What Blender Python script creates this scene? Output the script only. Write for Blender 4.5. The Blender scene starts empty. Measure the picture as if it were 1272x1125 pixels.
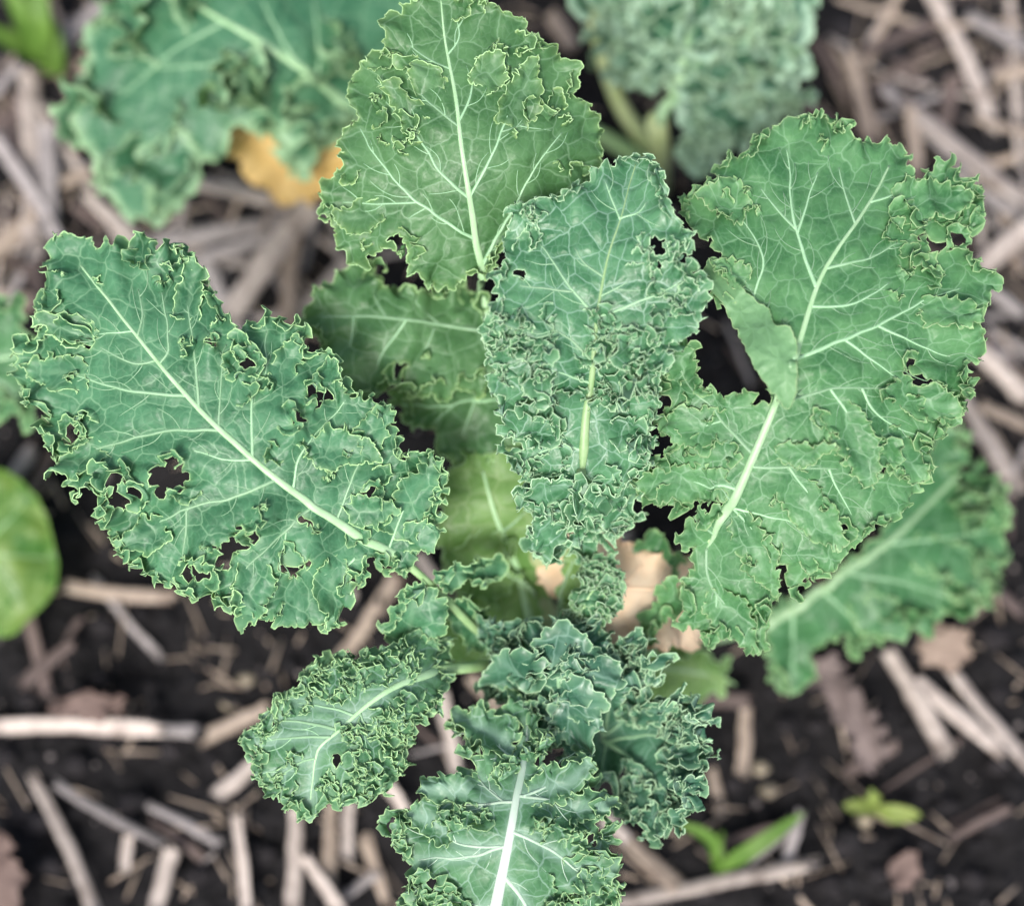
import bpy, math, random, time
import numpy as np
from mathutils import Vector
from mathutils.geometry import delaunay_2d_cdt
from mathutils.kdtree import KDTree
T0 = time.time()
scene = bpy.context.scene
COL = scene.collection

# ------------------------------------------------------------------ camera, sky, sun, exposure
TILT = math.radians(12)
TARGET = np.array([0.0, 0.0, 0.235])
DIST = 0.62
FW = np.array([0.0, math.sin(TILT), -math.cos(TILT)])
UPV = np.array([0.0, math.cos(TILT), math.sin(TILT)])
CAM = TARGET - FW * DIST
HALF = 0.225 / DIST                       # half width of the view at distance 1
cam_d = bpy.data.cameras.new('camera')
cam = bpy.data.objects.new('camera', cam_d); COL.objects.link(cam)
cam.location = CAM; cam.rotation_euler = (TILT, 0, 0)
cam_d.sensor_width = 36; cam_d.lens = 18 / HALF
cam_d.clip_start = 0.01; cam_d.clip_end = 100
cam_d.dof.use_dof = True; cam_d.dof.focus_distance = DIST; cam_d.dof.aperture_fstop = 2.1
scene.camera = cam

world = bpy.data.worlds.new('World'); scene.world = world; world.use_nodes = True
SUN_EL, SUN_ROT = math.radians(58), math.radians(200)
wn = world.node_tree
sky = wn.nodes.new('ShaderNodeTexSky'); sky.sky_type = 'NISHITA'; sky.sun_disc = False
sky.sun_elevation = SUN_EL; sky.sun_rotation = SUN_ROT
sky.air_density = 1.0; sky.dust_density = 6.0; sky.ozone_density = 1.5
wn.links.new(sky.outputs[0], wn.nodes['Background'].inputs[0])
wn.nodes['Background'].inputs[1].default_value = 0.085
sun_d = bpy.data.lights.new('sun', 'SUN'); sun_d.energy = 1.5; sun_d.angle = math.radians(16)
sun_d.color = (1.0, 0.98, 0.95)
sun = bpy.data.objects.new('sun', sun_d); COL.objects.link(sun)
sd = Vector((math.sin(SUN_ROT) * math.cos(SUN_EL), math.cos(SUN_ROT) * math.cos(SUN_EL), math.sin(SUN_EL)))
sun.rotation_euler = sd.to_track_quat('Z', 'Y').to_euler()
scene.view_settings.view_transform = 'Standard'; scene.view_settings.look = 'None'
scene.view_settings.gamma = 1; scene.view_settings.use_curve_mapping = False
scene.view_settings.exposure = 1.3
scene.render.film_transparent = False

# ------------------------------------------------------------------ helpers
def P(px, py, z):
    """point of the place seen at photo position (px, py) and lying z metres above the soil"""
    px = np.asarray(px, float); py = np.asarray(py, float); z = np.asarray(z, float)
    dx = (px - 636) / 636 * HALF; dy = -(py - 562.5) / 636 * HALF
    d = FW + dx[..., None] * np.array([1.0, 0, 0]) + dy[..., None] * UPV
    t = (z - CAM[2]) / d[..., 2]
    return CAM + d * t[..., None]

def vnoise(x, y, seed):
    r = np.random.RandomState(seed).rand(64, 64) * 2 - 1
    xi = np.floor(x).astype(int); yi = np.floor(y).astype(int)
    fx = x - xi; fy = y - yi
    fx = fx * fx * (3 - 2 * fx); fy = fy * fy * (3 - 2 * fy)
    a = r[xi % 64, yi % 64]; b = r[(xi + 1) % 64, yi % 64]
    c = r[xi % 64, (yi + 1) % 64]; d = r[(xi + 1) % 64, (yi + 1) % 64]
    return (a * (1 - fx) + b * fx) * (1 - fy) + (c * (1 - fx) + d * fx) * fy

def n1(s, seed):
    return vnoise(s, np.zeros_like(s) + 0.37, seed)

def smooth_curve(pts, step, closed):
    pts = np.asarray(pts, float)
    n = len(pts)
    if n == 2 and not closed:
        L = np.linalg.norm(pts[1] - pts[0]); k = max(2, int(L / step) + 1)
        return pts[0] + (pts[1] - pts[0]) * np.linspace(0, 1, k)[:, None]
    out = []
    rng = range(n) if closed else range(n - 1)
    for i in rng:
        if closed:
            p0, p1, p2, p3 = pts[i - 1], pts[i], pts[(i + 1) % n], pts[(i + 2) % n]
        else:
            p0 = pts[max(i - 1, 0)]; p1 = pts[i]; p2 = pts[i + 1]; p3 = pts[min(i + 2, n - 1)]
        m = 12
        t = np.linspace(0, 1, m, endpoint=False)[:, None]
        out.append(0.5 * (2 * p1 + (p2 - p0) * t + (2 * p0 - 5 * p1 + 4 * p2 - p3) * t ** 2 + (3 * p1 - p0 - 3 * p2 + p3) * t ** 3))
    c = np.concatenate(out)
    c = np.vstack([c, c[:1] if closed else pts[-1:]])
    seg = np.linalg.norm(np.diff(c[:, :2], axis=0), axis=1); s = np.concatenate([[0], np.cumsum(seg)])
    k = max(3, int(s[-1] / step))
    u = np.linspace(0, s[-1], k, endpoint=not closed)
    return np.stack([np.interp(u, s, c[:, j]) for j in range(c.shape[1])], 1)

def arclen(c):
    return np.concatenate([[0], np.cumsum(np.linalg.norm(np.diff(c[:, :2], axis=0), axis=1))])

def area2(c):
    x, y = c[:, 0], c[:, 1]
    return 0.5 * np.sum(x * np.roll(y, -1) - np.roll(x, -1) * y)

def inside(x, y, loops):
    """even-odd test of points against closed loops (chunked)"""
    r = np.zeros(len(x), bool)
    a = np.concatenate(loops); b = np.concatenate([np.roll(l, -1, axis=0) for l in loops])
    for i in range(0, len(x), 2000):
        xs = x[i:i + 2000, None]; ys = y[i:i + 2000, None]
        cr = (a[None, :, 1] > ys) != (b[None, :, 1] > ys)
        xi = a[None, :, 0] + (ys - a[None, :, 1]) * ((b - a)[None, :, 0] / np.where(np.abs((b - a)[None, :, 1]) < 1e-9, 1e-9, (b - a)[None, :, 1]))
        r[i:i + 2000] = (np.sum(cr & (xs < xi), axis=1) % 2) == 1
    return r

def nearest(q, pts):
    """distance and index of the nearest of pts for each of q (2D)"""
    d = np.empty(len(q)); ix = np.empty(len(q), int)
    q = q.astype(np.float32); p = pts.astype(np.float32)
    pp = (p * p).sum(1)
    for i in range(0, len(q), 4000):
        b = q[i:i + 4000]
        m = pp[None] - 2 * b @ p.T
        k = m.argmin(1); ix[i:i + 4000] = k
        d[i:i + 4000] = np.linalg.norm(b - p[k], axis=1)
    return d, ix

class TPS:
    """smooth height over the photo plane through a few control points (px, py, z)"""
    def __init__(s, c):
        c = np.asarray(c, float); s.p = c[:, :2] / 100; n = len(c)
        r = np.linalg.norm(s.p[:, None] - s.p[None], axis=2)
        K = s.k(r) + np.eye(n) * 0.02
        Q = np.hstack([np.ones((n, 1)), s.p]); A = np.zeros((n + 3, n + 3))
        A[:n, :n] = K; A[:n, n:] = Q; A[n:, :n] = Q.T
        s.w = np.linalg.solve(A, np.concatenate([c[:, 2], [0, 0, 0]]))
    def k(s, r):
        return np.where(r > 1e-9, r * r * np.log(np.maximum(r, 1e-9)), 0)
    def __call__(s, x, y):
        q = np.stack([x, y], 1) / 100
        r = np.linalg.norm(q[:, None] - s.p[None], axis=2)
        n = len(s.p)
        return s.k(r) @ s.w[:n] + s.w[n] + q @ s.w[n + 1:]

def frame(h, x, y):
    """base point and local axes (per photo pixel) of the surface z = h(px, py)"""
    e = 1.0
    b = P(x, y, h(x, y))
    ex = P(x + e, y, h(x + e, y)) - b; ey = P(x, y + e, h(x, y + e)) - b
    nn = np.cross(ey, ex); nn /= np.linalg.norm(nn, axis=1)[:, None]
    sc = 0.5 * (np.linalg.norm(ex, axis=1) + np.linalg.norm(ey, axis=1))
    return b, ex, ey, nn * np.minimum(sc, 0.00045)[:, None]

def tag(o, label=None, cat=None, group=None, kind=None):
    if label: o['label'] = label
    if cat: o['category'] = cat
    if group: o['group'] = group
    if kind: o['kind'] = kind
    return o

def empty(name, loc, label=None, cat=None, group=None):
    o = bpy.data.objects.new(name, None); o.empty_display_size = 0.02
    o.location = loc; COL.objects.link(o)
    return tag(o, label, cat, group)

def build(name, V, F, mats, mi=None, attrs=None, parent=None, origin=None, smooth=True):
    """one mesh object from arrays; F is a list of triangle / quad arrays"""
    V = np.asarray(V, float)
    if origin is not None: V = V - np.asarray(origin)
    me = bpy.data.meshes.new(name)
    if not isinstance(F, list): F = [F]
    F = [np.asarray(f, int) for f in F if len(f)]
    me.vertices.add(len(V)); me.vertices.foreach_set('co', V.astype(np.float32).ravel())
    lv = np.concatenate([f.ravel() for f in F])
    tot = np.concatenate([np.full(len(f), f.shape[1]) for f in F])
    st = np.concatenate([[0], np.cumsum(tot)[:-1]])
    me.loops.add(len(lv)); me.loops.foreach_set('vertex_index', lv.astype(np.int32))
    me.polygons.add(len(tot)); me.polygons.foreach_set('loop_start', st.astype(np.int32))
    me.polygons.foreach_set('loop_total', tot.astype(np.int32))
    if mi is not None: me.polygons.foreach_set('material_index', np.asarray(mi, np.int32))
    me.polygons.foreach_set('use_smooth', np.full(len(tot), smooth))
    for k, a in (attrs or {}).items():
        a = np.asarray(a, np.float32)
        t = me.attributes.new(k, 'FLOAT' if a.ndim == 1 else 'FLOAT_VECTOR', 'POINT')
        t.data.foreach_set('value' if a.ndim == 1 else 'vector', a.ravel())
    for m in (mats if isinstance(mats, list) else [mats]): me.materials.append(m)
    me.update(calc_edges=True); me.validate()
    o = bpy.data.objects.new(name, me); COL.objects.link(o)
    if parent is not None: o.parent = parent
    elif origin is not None: o.location = origin
    return o

def tube(C, R, sides=6, flat=1.0, cap=True, up=(0, 0, 1)):
    """swept tube: centres C, radii R; flat < 1 squashes it along the local up"""
    C = np.asarray(C, float); R = np.asarray(R, float) * np.ones(len(C)); n = len(C)
    T = np.gradient(C, axis=0); T /= np.maximum(np.linalg.norm(T, axis=1), 1e-9)[:, None]
    A = np.cross(T, np.array(up)[None]); ln = np.linalg.norm(A, axis=1)
    A[ln < 1e-3] = np.array([1.0, 0, 0]); A /= np.linalg.norm(A, axis=1)[:, None]
    B = np.cross(A, T)
    a = np.arange(sides) / sides * 2 * math.pi
    V = C[:, None] + R[:, None, None] * (np.cos(a)[None, :, None] * A[:, None] + flat * np.sin(a)[None, :, None] * B[:, None])
    V = V.reshape(-1, 3)
    i = np.arange(n - 1)[:, None] * sides; j = np.arange(sides)[None]; k = (np.arange(sides) + 1)[None] % sides
    Q = np.stack([i + j, i + k, i + sides + k, i + sides + j], -1).reshape(-1, 4)
    Fs = [Q]
    if cap:
        V = np.vstack([V, C[:1], C[-1:]]); m = len(V)
        jj = np.arange(sides); kk = (jj + 1) % sides
        Fs.append(np.vstack([np.stack([kk, jj, np.full(sides, m - 2)], 1), np.stack([(n - 1) * sides + jj, (n - 1) * sides + kk, np.full(sides, m - 1)], 1)]))
    return V, Fs

def join(parts):
    """several (V, [F..]) into one"""
    V = []; T = []; Q = []; o = 0
    for v, fs in parts:
        V.append(v)
        for f in fs:
            (Q if f.shape[1] == 4 else T).append(f + o)
        o += len(v)
    F = []
    if T: F.append(np.vstack(T))
    if Q: F.append(np.vstack(Q))
    return np.vstack(V), F

# ------------------------------------------------------------------ materials
def new_mat(name):
    m = bpy.data.materials.new(name); m.use_nodes = True
    return m, m.node_tree.nodes, m.node_tree.links, m.node_tree.nodes['Principled BSDF']

def leaf_mat(name, dark, light, pale, under, edge=(0.30, 0.50, 0.22), trans=0.22, tcol=(0.20, 0.36, 0.05), cell=30.0, rough=0.42, netk=0.56, spec=0.32, eband=8.0, eamt=0.16, vband=6.0, vamt=0.30):
    m, N, L, bsdf = new_mat(name)
    def mix(fac, a, b):
        n = N.new('ShaderNodeMix'); n.data_type = 'RGBA'
        for s, v in ((0, fac), (6, a), (7, b)):
            if isinstance(v, (tuple, list)): n.inputs[s].default_value = (*v, 1)
            elif isinstance(v, float): n.inputs[s].default_value = v
            else: L.new(v, n.inputs[s])
        return n.outputs[2]
    def attr(a):
        n = N.new('ShaderNodeAttribute'); n.attribute_name = a; return n
    def ramp(v, a, b, c=0.0, d=1.0):
        n = N.new('ShaderNodeMapRange'); n.interpolation_type = 'SMOOTHSTEP'
        L.new(v, n.inputs[0])
        for i, q in enumerate((a, b, c, d)): n.inputs[i + 1].default_value = q
        return n.outputs[0]
    uv = attr('luv').outputs['Vector']; ed = attr('edge').outputs['Fac']; ve = attr('vein').outputs['Fac']
    def noise(scale, det=3.0, rg=0.55):
        n = N.new('ShaderNodeTexNoise'); n.inputs['Scale'].default_value = scale
        n.inputs['Detail'].default_value = det; n.inputs['Roughness'].default_value = rg
        L.new(uv, n.inputs['Vector']); return n
    # warped polygonal net of fine veins
    wv = N.new('ShaderNodeVectorMath'); wv.operation = 'MULTIPLY_ADD'
    L.new(noise(0.05, 2.0).outputs['Color'], wv.inputs[0]); wv.inputs[1].default_value = (12, 12, 12); L.new(uv, wv.inputs[2])
    def vor(scale):
        n = N.new('ShaderNodeTexVoronoi'); n.voronoi_dimensions = '2D'; n.feature = 'DISTANCE_TO_EDGE'
        n.inputs['Scale'].default_value = scale; L.new(wv.outputs[0], n.inputs['Vector']); return n.outputs['Distance']
    v1 = vor(1 / cell); v2 = vor(2.6 / cell)
    net1 = ramp(v1, 0.0, 0.05, 1.0, 0.0); net2 = ramp(v2, 0.0, 0.10, 0.28, 0.0)
    mx = N.new('ShaderNodeMath'); mx.operation = 'MAXIMUM'; L.new(net1, mx.inputs[0]); L.new(net2, mx.inputs[1])
    nk = N.new('ShaderNodeMath'); nk.operation = 'MULTIPLY'; L.new(mx.outputs[0], nk.inputs[0]); nk.inputs[1].default_value = netk
    base = mix(ramp(noise(0.018, 4.0).outputs['Fac'], 0.32, 0.68), dark, light)
    base = mix(ramp(noise(0.22, 3.0).outputs['Fac'], 0.45, 0.8, 0.0, 0.35), base, tuple(c * 1.35 for c in light))
    base = mix(nk.outputs[0], base, pale)
    base = mix(ramp(ve, 0.0, vband, vamt, 0.0), base, pale)
    base = mix(ramp(ed, 0.0, eband, eamt, 0.0), base, edge)
    en = N.new('ShaderNodeMath'); en.operation = 'MULTIPLY'; L.new(ramp(ed, 0.1, 1.5, 0.8, 0.0), en.inputs[0]); L.new(ramp(noise(0.07, 2.0).outputs['Fac'], 0.32, 0.56, 0.4, 1.0), en.inputs[1])
    base = mix(en.outputs[0], base, edge)
    base = mix(ramp(noise(0.34, 2.0).outputs['Fac'], 0.70, 0.76, 0.0, 0.55), base, (0.10, 0.085, 0.05))
    # small tan blemishes and a waxy bloom in patches
    base = mix(ramp(noise(0.055, 6.0, 0.75).outputs['Fac'], 0.66, 0.76, 0.0, 0.45), base, (0.20, 0.19, 0.08))
    base = mix(ramp(noise(0.03, 5.0, 0.7).outputs['Fac'], 0.52, 0.75, 0.0, 0.22), base, (0.15, 0.28, 0.17))
    gm = N.new('ShaderNodeNewGeometry')
    col = mix(gm.outputs['Backfacing'], base, mix(0.3, under, base))
    L.new(col, bsdf.inputs['Base Color'])
    L.new(ramp(noise(0.3, 3.0).outputs['Fac'], 0.3, 0.7, rough - 0.06, rough + 0.1), bsdf.inputs['Roughness'])
    bsdf.inputs['Specular IOR Level'].default_value = spec
    # fine relief: cells swell between the veins
    r1 = ramp(v1, 0.0, 0.30); r2 = ramp(v2, 0.0, 0.35)
    ad = N.new('ShaderNodeMath'); ad.operation = 'MULTIPLY_ADD'; L.new(r2, ad.inputs[0]); ad.inputs[1].default_value = 0.15; L.new(r1, ad.inputs[2])
    bp = N.new('ShaderNodeBump'); bp.inputs['Strength'].default_value = 0.5; bp.inputs['Distance'].default_value = 0.0009
    L.new(ad.outputs[0], bp.inputs['Height']); L.new(bp.outputs[0], bsdf.inputs['Normal'])
    tr = N.new('ShaderNodeBsdfTranslucent'); tr.inputs['Color'].default_value = (*tcol, 1)
    L.new(bp.outputs[0], tr.inputs['Normal'])
    ms = N.new('ShaderNodeMixShader'); ms.inputs[0].default_value = trans
    L.new(bsdf.outputs[0], ms.inputs[1]); L.new(tr.outputs[0], ms.inputs[2])
    L.new(ms.outputs[0], N['Material Output'].inputs['Surface'])
    return m

def plain_mat(name, c1, c2, scale=120.0, rough=0.6, bump=0.2, spec=0.3, stretch=None, trans=0.0, dist=0.0006, stain=None):
    m, N, L, bsdf = new_mat(name)
    tc = N.new('ShaderNodeTexCoord'); mp = N.new('ShaderNodeMapping')
    L.new(tc.outputs['Object'], mp.inputs[0])
    if stretch: mp.inputs['Scale'].default_value = stretch
    n = N.new('ShaderNodeTexNoise'); n.inputs['Scale'].default_value = scale; n.inputs['Detail'].default_value = 5
    n.inputs['Roughness'].default_value = 0.6
    L.new(mp.outputs[0], n.inputs['Vector'])
    r = N.new('ShaderNodeMapRange'); r.inputs[1].default_value = 0.3; r.inputs[2].default_value = 0.7
    L.new(n.outputs['Fac'], r.inputs[0])
    mx = N.new('ShaderNodeMix'); mx.data_type = 'RGBA'
    mx.inputs[6].default_value = (*c1, 1); mx.inputs[7].default_value = (*c2, 1)
    L.new(r.outputs[0], mx.inputs[0])
    if stain:
        n2 = N.new('ShaderNodeTexNoise'); n2.inputs['Scale'].default_value = 55; n2.inputs['Detail'].default_value = 6; n2.inputs['Roughness'].default_value = 0.7
        L.new(tc.outputs['Object'], n2.inputs['Vector'])
        r2 = N.new('ShaderNodeMapRange'); r2.inputs[1].default_value = 0.48; r2.inputs[2].default_value = 0.66; r2.inputs[4].default_value = 0.75
        L.new(n2.outputs['Fac'], r2.inputs[0])
        m2 = N.new('ShaderNodeMix'); m2.data_type = 'RGBA'; L.new(r2.outputs[0], m2.inputs[0]); L.new(mx.outputs[2], m2.inputs[6]); m2.inputs[7].default_value = (*stain, 1); mx = m2
    oi = N.new('ShaderNodeObjectInfo')
    rv = N.new('ShaderNodeMapRange'); L.new(oi.outputs['Random'], rv.inputs[0]); rv.inputs[3].default_value = 0.72; rv.inputs[4].default_value = 1.18
    hs = N.new('ShaderNodeHueSaturation'); L.new(mx.outputs[2], hs.inputs['Color']); L.new(rv.outputs[0], hs.inputs['Value'])
    L.new(hs.outputs[0], bsdf.inputs['Base Color'])
    bsdf.inputs['Roughness'].default_value = rough; bsdf.inputs['Specular IOR Level'].default_value = spec
    if bump:
        b = N.new('ShaderNodeBump'); b.inputs['Strength'].default_value = bump; b.inputs['Distance'].default_value = dist
        L.new(n.outputs['Fac'], b.inputs['Height']); L.new(b.outputs[0], bsdf.inputs['Normal'])
    if trans:
        tr = N.new('ShaderNodeBsdfTranslucent'); L.new(hs.outputs[0], tr.inputs[0])
        ms = N.new('ShaderNodeMixShader'); ms.inputs[0].default_value = trans
        L.new(bsdf.outputs[0], ms.inputs[1]); L.new(tr.outputs[0], ms.inputs[2])
        L.new(ms.outputs[0], N['Material Output'].inputs['Surface'])
    return m

# ------------------------------------------------------------------ leaf generator
def ruffle(s, seed, lam, an, at, ao):
    """irregular meander along a margin: normal, tangent, outward offsets (photo px)"""
    ph = 2 * math.pi * s / lam + 2.4 * n1(s / (lam * 1.7), seed) + 1.2 * n1(s / (lam * 0.6), seed + 7)
    am = 0.62 + 0.75 * n1(s / (lam * 1.3), seed + 1)
    am2 = 0.62 + 0.75 * n1(s / (lam * 1.1), seed + 2)
    return an * am * np.sin(ph), at * am2 * np.sin(2 * ph + 0.7), ao * am * np.cos(ph + 0.4)

OUTLINES = []          # plan outlines of every blade, to know what they hide
class Leaf:
    def __init__(s, ctrl, seed, fine=1.0):
        s.h = TPS(ctrl); s.seed = seed; s.fine = fine
        s.V = []; s.F = []; s.MI = []; s.E = []; s.VE = []; s.UV = []; s.n = 0; s.rimk = 0.98
        s.S2 = []; s.S3 = []; s.veins = []; s.rng = np.random.RandomState(seed)
        s.loops = []
    def add(s, V, F, edge, vein, uv, mi=0):
        s.V.append(V); s.F.append(np.asarray(F) + s.n); s.MI.append(np.full(len(F), mi))
        s.E.append(edge); s.VE.append(vein); s.UV.append(uv); s.n += len(V)
    def lamina(s, outline, veins, holes=(), teeth=(10.5, 20.0, 2.8, 6.5), octs=((70, 10, 4, 4, 34), (27, 7, 4.5, 4.5, 16), (11, 2.0, 1.7, 1.7, 6)),
               rise=5.0, bulge=4.5, wave=7.5, h=None, thick=0.75, over=None, flip=False):
        h = h or s.h; rng = s.rng; st = 1.7 / s.fine; sd = s.seed * 131 + s.n % 9973
        if over is None: OUTLINES.append(smooth_curve(outline, 6.0, True))
        loops = []
        for k, (lp, hole) in enumerate([(outline, False)] + [(q, True) for q in holes]):
            c = smooth_curve(lp, st, True)
            if (area2(c) > 0) == hole: c = c[::-1]
            L = arclen(np.vstack([c, c[:1]]))[:-1]; tot = L[-1] + st
            t = np.roll(c, -1, 0) - np.roll(c, 1, 0); t /= np.maximum(np.linalg.norm(t, axis=1), 1e-6)[:, None]
            o = np.stack([t[:, 1], -t[:, 0]], 1)      # outward of the solid side
            a1, l1, a2, l2 = teeth
            k1 = max(2, round(tot / l1)); k2 = max(3, round(tot / l2))
            w = L / tot
            p1 = w * k1 + 0.9 * n1(w * k1 * 0.8, sd + k)
            tri = 1 - np.abs(2 * (p1 - np.floor(p1)) - 1)
            m1 = 0.7 + 0.7 * n1(w * k1 * 0.55, sd + k + 3)
            p2 = w * k2 + 0.6 * n1(w * k2 * 0.7, sd + k + 5)
            tr2 = 1 - np.abs(2 * (p2 - np.floor(p2)) - 1)
            fade = np.minimum(1, np.minimum(L, tot - L) / 12)
            dd = (a1 * m1 * (tri ** 1.15 - 0.45) + a2 * (tr2 - 0.5)) * fade * (0.75 if hole else 1)
            loops.append(c + o * dd[:, None])
        allb = np.concatenate(loops)
        # interior points: dense near the margin, sparse within
        x0, y0 = allb.min(0); x1, y1 = allb.max(0)
        def grid(sp, lo, hi):
            ys = np.arange(y0, y1, sp * 0.87); g = []
            for i, y in enumerate(ys):
                xs = np.arange(x0 + (i % 2) * sp / 2, x1, sp); g.append(np.stack([xs, np.full(len(xs), y)], 1))
            g = np.concatenate(g)
            d, _ = nearest(g, allb); g = g[(d > lo) & (d < hi)]
            g = g[inside(g[:, 0], g[:, 1], loops)]
            return g + rng.uniform(-0.25, 0.25, g.shape) * sp
        f = s.fine
        ip = np.concatenate([grid(2.1 / f, 1.2 / f, 9), grid(3.2 / f, 9, 26), grid(5.0 / f, 26, 1e9)])
        pts = np.concatenate([allb, ip]); edges = []; o = 0
        for l in loops:
            m = len(l); edges += [(o + i, o + (i + 1) % m) for i in range(m)]; o += m
        r = delaunay_2d_cdt([Vector(p) for p in pts], edges, [], 0, 1e-5)
        v2 = np.array([(p[0], p[1]) for p in r[0]]); tr = np.array([t for t in r[2] if len(t) == 3])
        cen = v2[tr].mean(1); keep = inside(cen[:, 0], cen[:, 1], loops)
        tr = tr[keep]
        a = (v2[tr[:, 1]] - v2[tr[:, 0]]); b = (v2[tr[:, 2]] - v2[tr[:, 0]])
        cr = a[:, 0] * b[:, 1] - a[:, 1] * b[:, 0]
        tr[cr > 0] = tr[cr > 0][:, ::-1]              # face up (photo y runs down)
        used = np.unique(tr); rm = np.full(len(v2), -1); rm[used] = np.arange(len(used)); v2 = v2[used]; tr = rm[tr]
        # margin, as it really came out
        ee = np.concatenate([tr[:, [0, 1]], tr[:, [1, 2]], tr[:, [2, 0]]])
        key = np.sort(ee, 1); key = key[:, 0] * len(v2) + key[:, 1]
        _, inv, cnt = np.unique(key, return_inverse=True, return_counts=True)
        be = ee[cnt[inv] == 1]; nxt = {}
        for p, q in be: nxt.setdefault(int(p), []).append(int(q))
        bl = []
        while nxt:
            st0 = next(iter(nxt)); cur = st0; lp = [cur]
            while True:
                q = nxt[cur].pop()
                if not nxt[cur]: del nxt[cur]
                if q == st0 or q not in nxt: break
                lp.append(q); cur = q
            if len(lp) > 4: bl.append(np.array(lp))
        n = len(v2); dn = np.zeros(n); dx = np.zeros((n, 2))
        bi = np.concatenate(bl); S = []; TT = []; AM = []; off = 0
        for k, lp in enumerate(bl):
            c = v2[lp]; L = arclen(np.vstack([c, c[:1]]))
            t = np.roll(c, -3, 0) - np.roll(c, 3, 0); t /= np.maximum(np.linalg.norm(t, axis=1), 1e-6)[:, None]
            S.append(L[:-1] + off); TT.append(t); AM.append(np.full(len(lp), min(1.0, L[-1] / 160.0) ** 0.5)); off += L[-1] + 531
        S = np.concatenate(S); TT = np.concatenate(TT); AM = np.concatenate(AM)
        d, ix = nearest(v2, v2[bi])
        isb = np.zeros(n, bool); isb[bi] = True
        OO = np.stack([-TT[:, 1], TT[:, 0]], 1)        # boundary runs with the solid on its right here; sign set below
        c0 = v2[bi[0]] + OO[0] * 1.5
        if inside(np.array([c0[0]]), np.array([c0[1]]), [v2[l] for l in bl])[0]: OO = -OO
        und = (d < 60)
        for q, (lam, an, at, ao, w) in enumerate(octs):
            a_, t_, o_ = ruffle(S, sd + 40 * q, lam, an, at, ao)
            fall = np.exp(-(d / w) ** 1.3) * AM[ix]
            dn += a_[ix] * fall
            dx += (TT[ix] * t_[ix][:, None] + OO[ix] * o_[ix][:, None]) * fall[:, None]
        rs = rise * (0.55 + 0.9 * n1(S / 45.0, sd + 91))
        dn += rs[ix] * np.exp(-(d / 16) ** 1.5)
        # relax the inside so the folds run smoothly across
        e = np.unique(np.sort(ee, 1), axis=0); deg = np.bincount(e.ravel(), minlength=n)[:, None].astype(float)
        D = np.column_stack([dn, dx])
        for _ in range(5):
            A = np.zeros_like(D)
            for c in range(3):
                A[:, c] = np.bincount(e[:, 0], D[e[:, 1], c], n) + np.bincount(e[:, 1], D[e[:, 0], c], n)
            A /= np.maximum(deg, 1); D[~isb] = 0.5 * D[~isb] + 0.5 * A[~isb]
        # swelling between veins, slow undulation
        vs = [smooth_curve(np.asarray(v)[:, :2], 3.0, False) for v in veins]
        if vs:
            dv, _ = nearest(v2, np.concatenate(vs))
        else: dv = np.full(n, 60.0)
        D[:, 0] += bulge * (1 - np.exp(-(dv / 17.0) ** 2)) + wave * vnoise(v2[:, 0] / 62, v2[:, 1] / 62, sd + 5) * np.minimum(1, dv / 30) \
            + wave * 0.32 * vnoise(v2[:, 0] / 22, v2[:, 1] / 22, sd + 6) * np.minimum(1, dv / 12)
        if over is not None:
            b, ex, ey, nn = s.surf(v2)
            q0 = np.array(over[0]); q1 = np.array(over[1]); ax = (q1 - q0); ll = np.linalg.norm(ax)
            tt = np.clip((v2 - q0) @ ax / ll ** 2, -0.2, 1.2)
            D[:, 0] += over[2] + (over[3] - over[2]) * tt ** 0.8 if False else over[2] + (over[3] - over[2]) * np.clip(tt, 0, 2)
        else:
            b, ex, ey, nn = frame(h, v2[:, 0], v2[:, 1])
        V3 = b + nn * D[:, :1] + ex * D[:, 1:2] + ey * D[:, 2:3]
        s.add(V3, tr[:, ::-1] if flip else tr, d, dv, np.column_stack([v2, np.zeros(n)]))
        if over is None: s.S2.append(v2); s.S3.append(V3); s.kd = None
        for lp in bl:
            if len(lp) > 12:
                if over is None: s.loops.append((v2[lp], sd))
                s.rim(V3[lp], nn[lp], thick, True)
    def rim(s, C, nn, r, closed):
        """thick pale edge of the blade"""
        n = len(C)
        if closed: T = np.roll(C, -1, 0) - np.roll(C, 1, 0)
        else: T = np.gradient(C, axis=0)
        T /= np.maximum(np.linalg.norm(T, axis=1), 1e-9)[:, None]
        R = np.linalg.norm(nn, axis=1)[:, None] * r * (0.75 + 0.6 * n1(np.arange(n) / 16.0, s.rng.randint(9999)))[:, None] * s.rimk
        A = np.cross(T, nn); A /= np.maximum(np.linalg.norm(A, axis=1), 1e-9)[:, None]; B = np.cross(A, T)
        V = np.stack([C + A * R, C + B * R, C - A * R, C - B * R], 1).reshape(-1, 3)
        i = np.arange(n if closed else n - 1); j = (i + 1) % n
        F = []
        for q in range(4):
            w = (q + 1) % 4
            F += [np.stack([i * 4 + q, i * 4 + w, j * 4 + w], 1), np.stack([i * 4 + q, j * 4 + w, j * 4 + q], 1)]
        s.add(V, np.vstack(F), np.zeros(n * 4), np.full(n * 4, 50.0), np.zeros((n * 4, 3)), 1)
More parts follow.
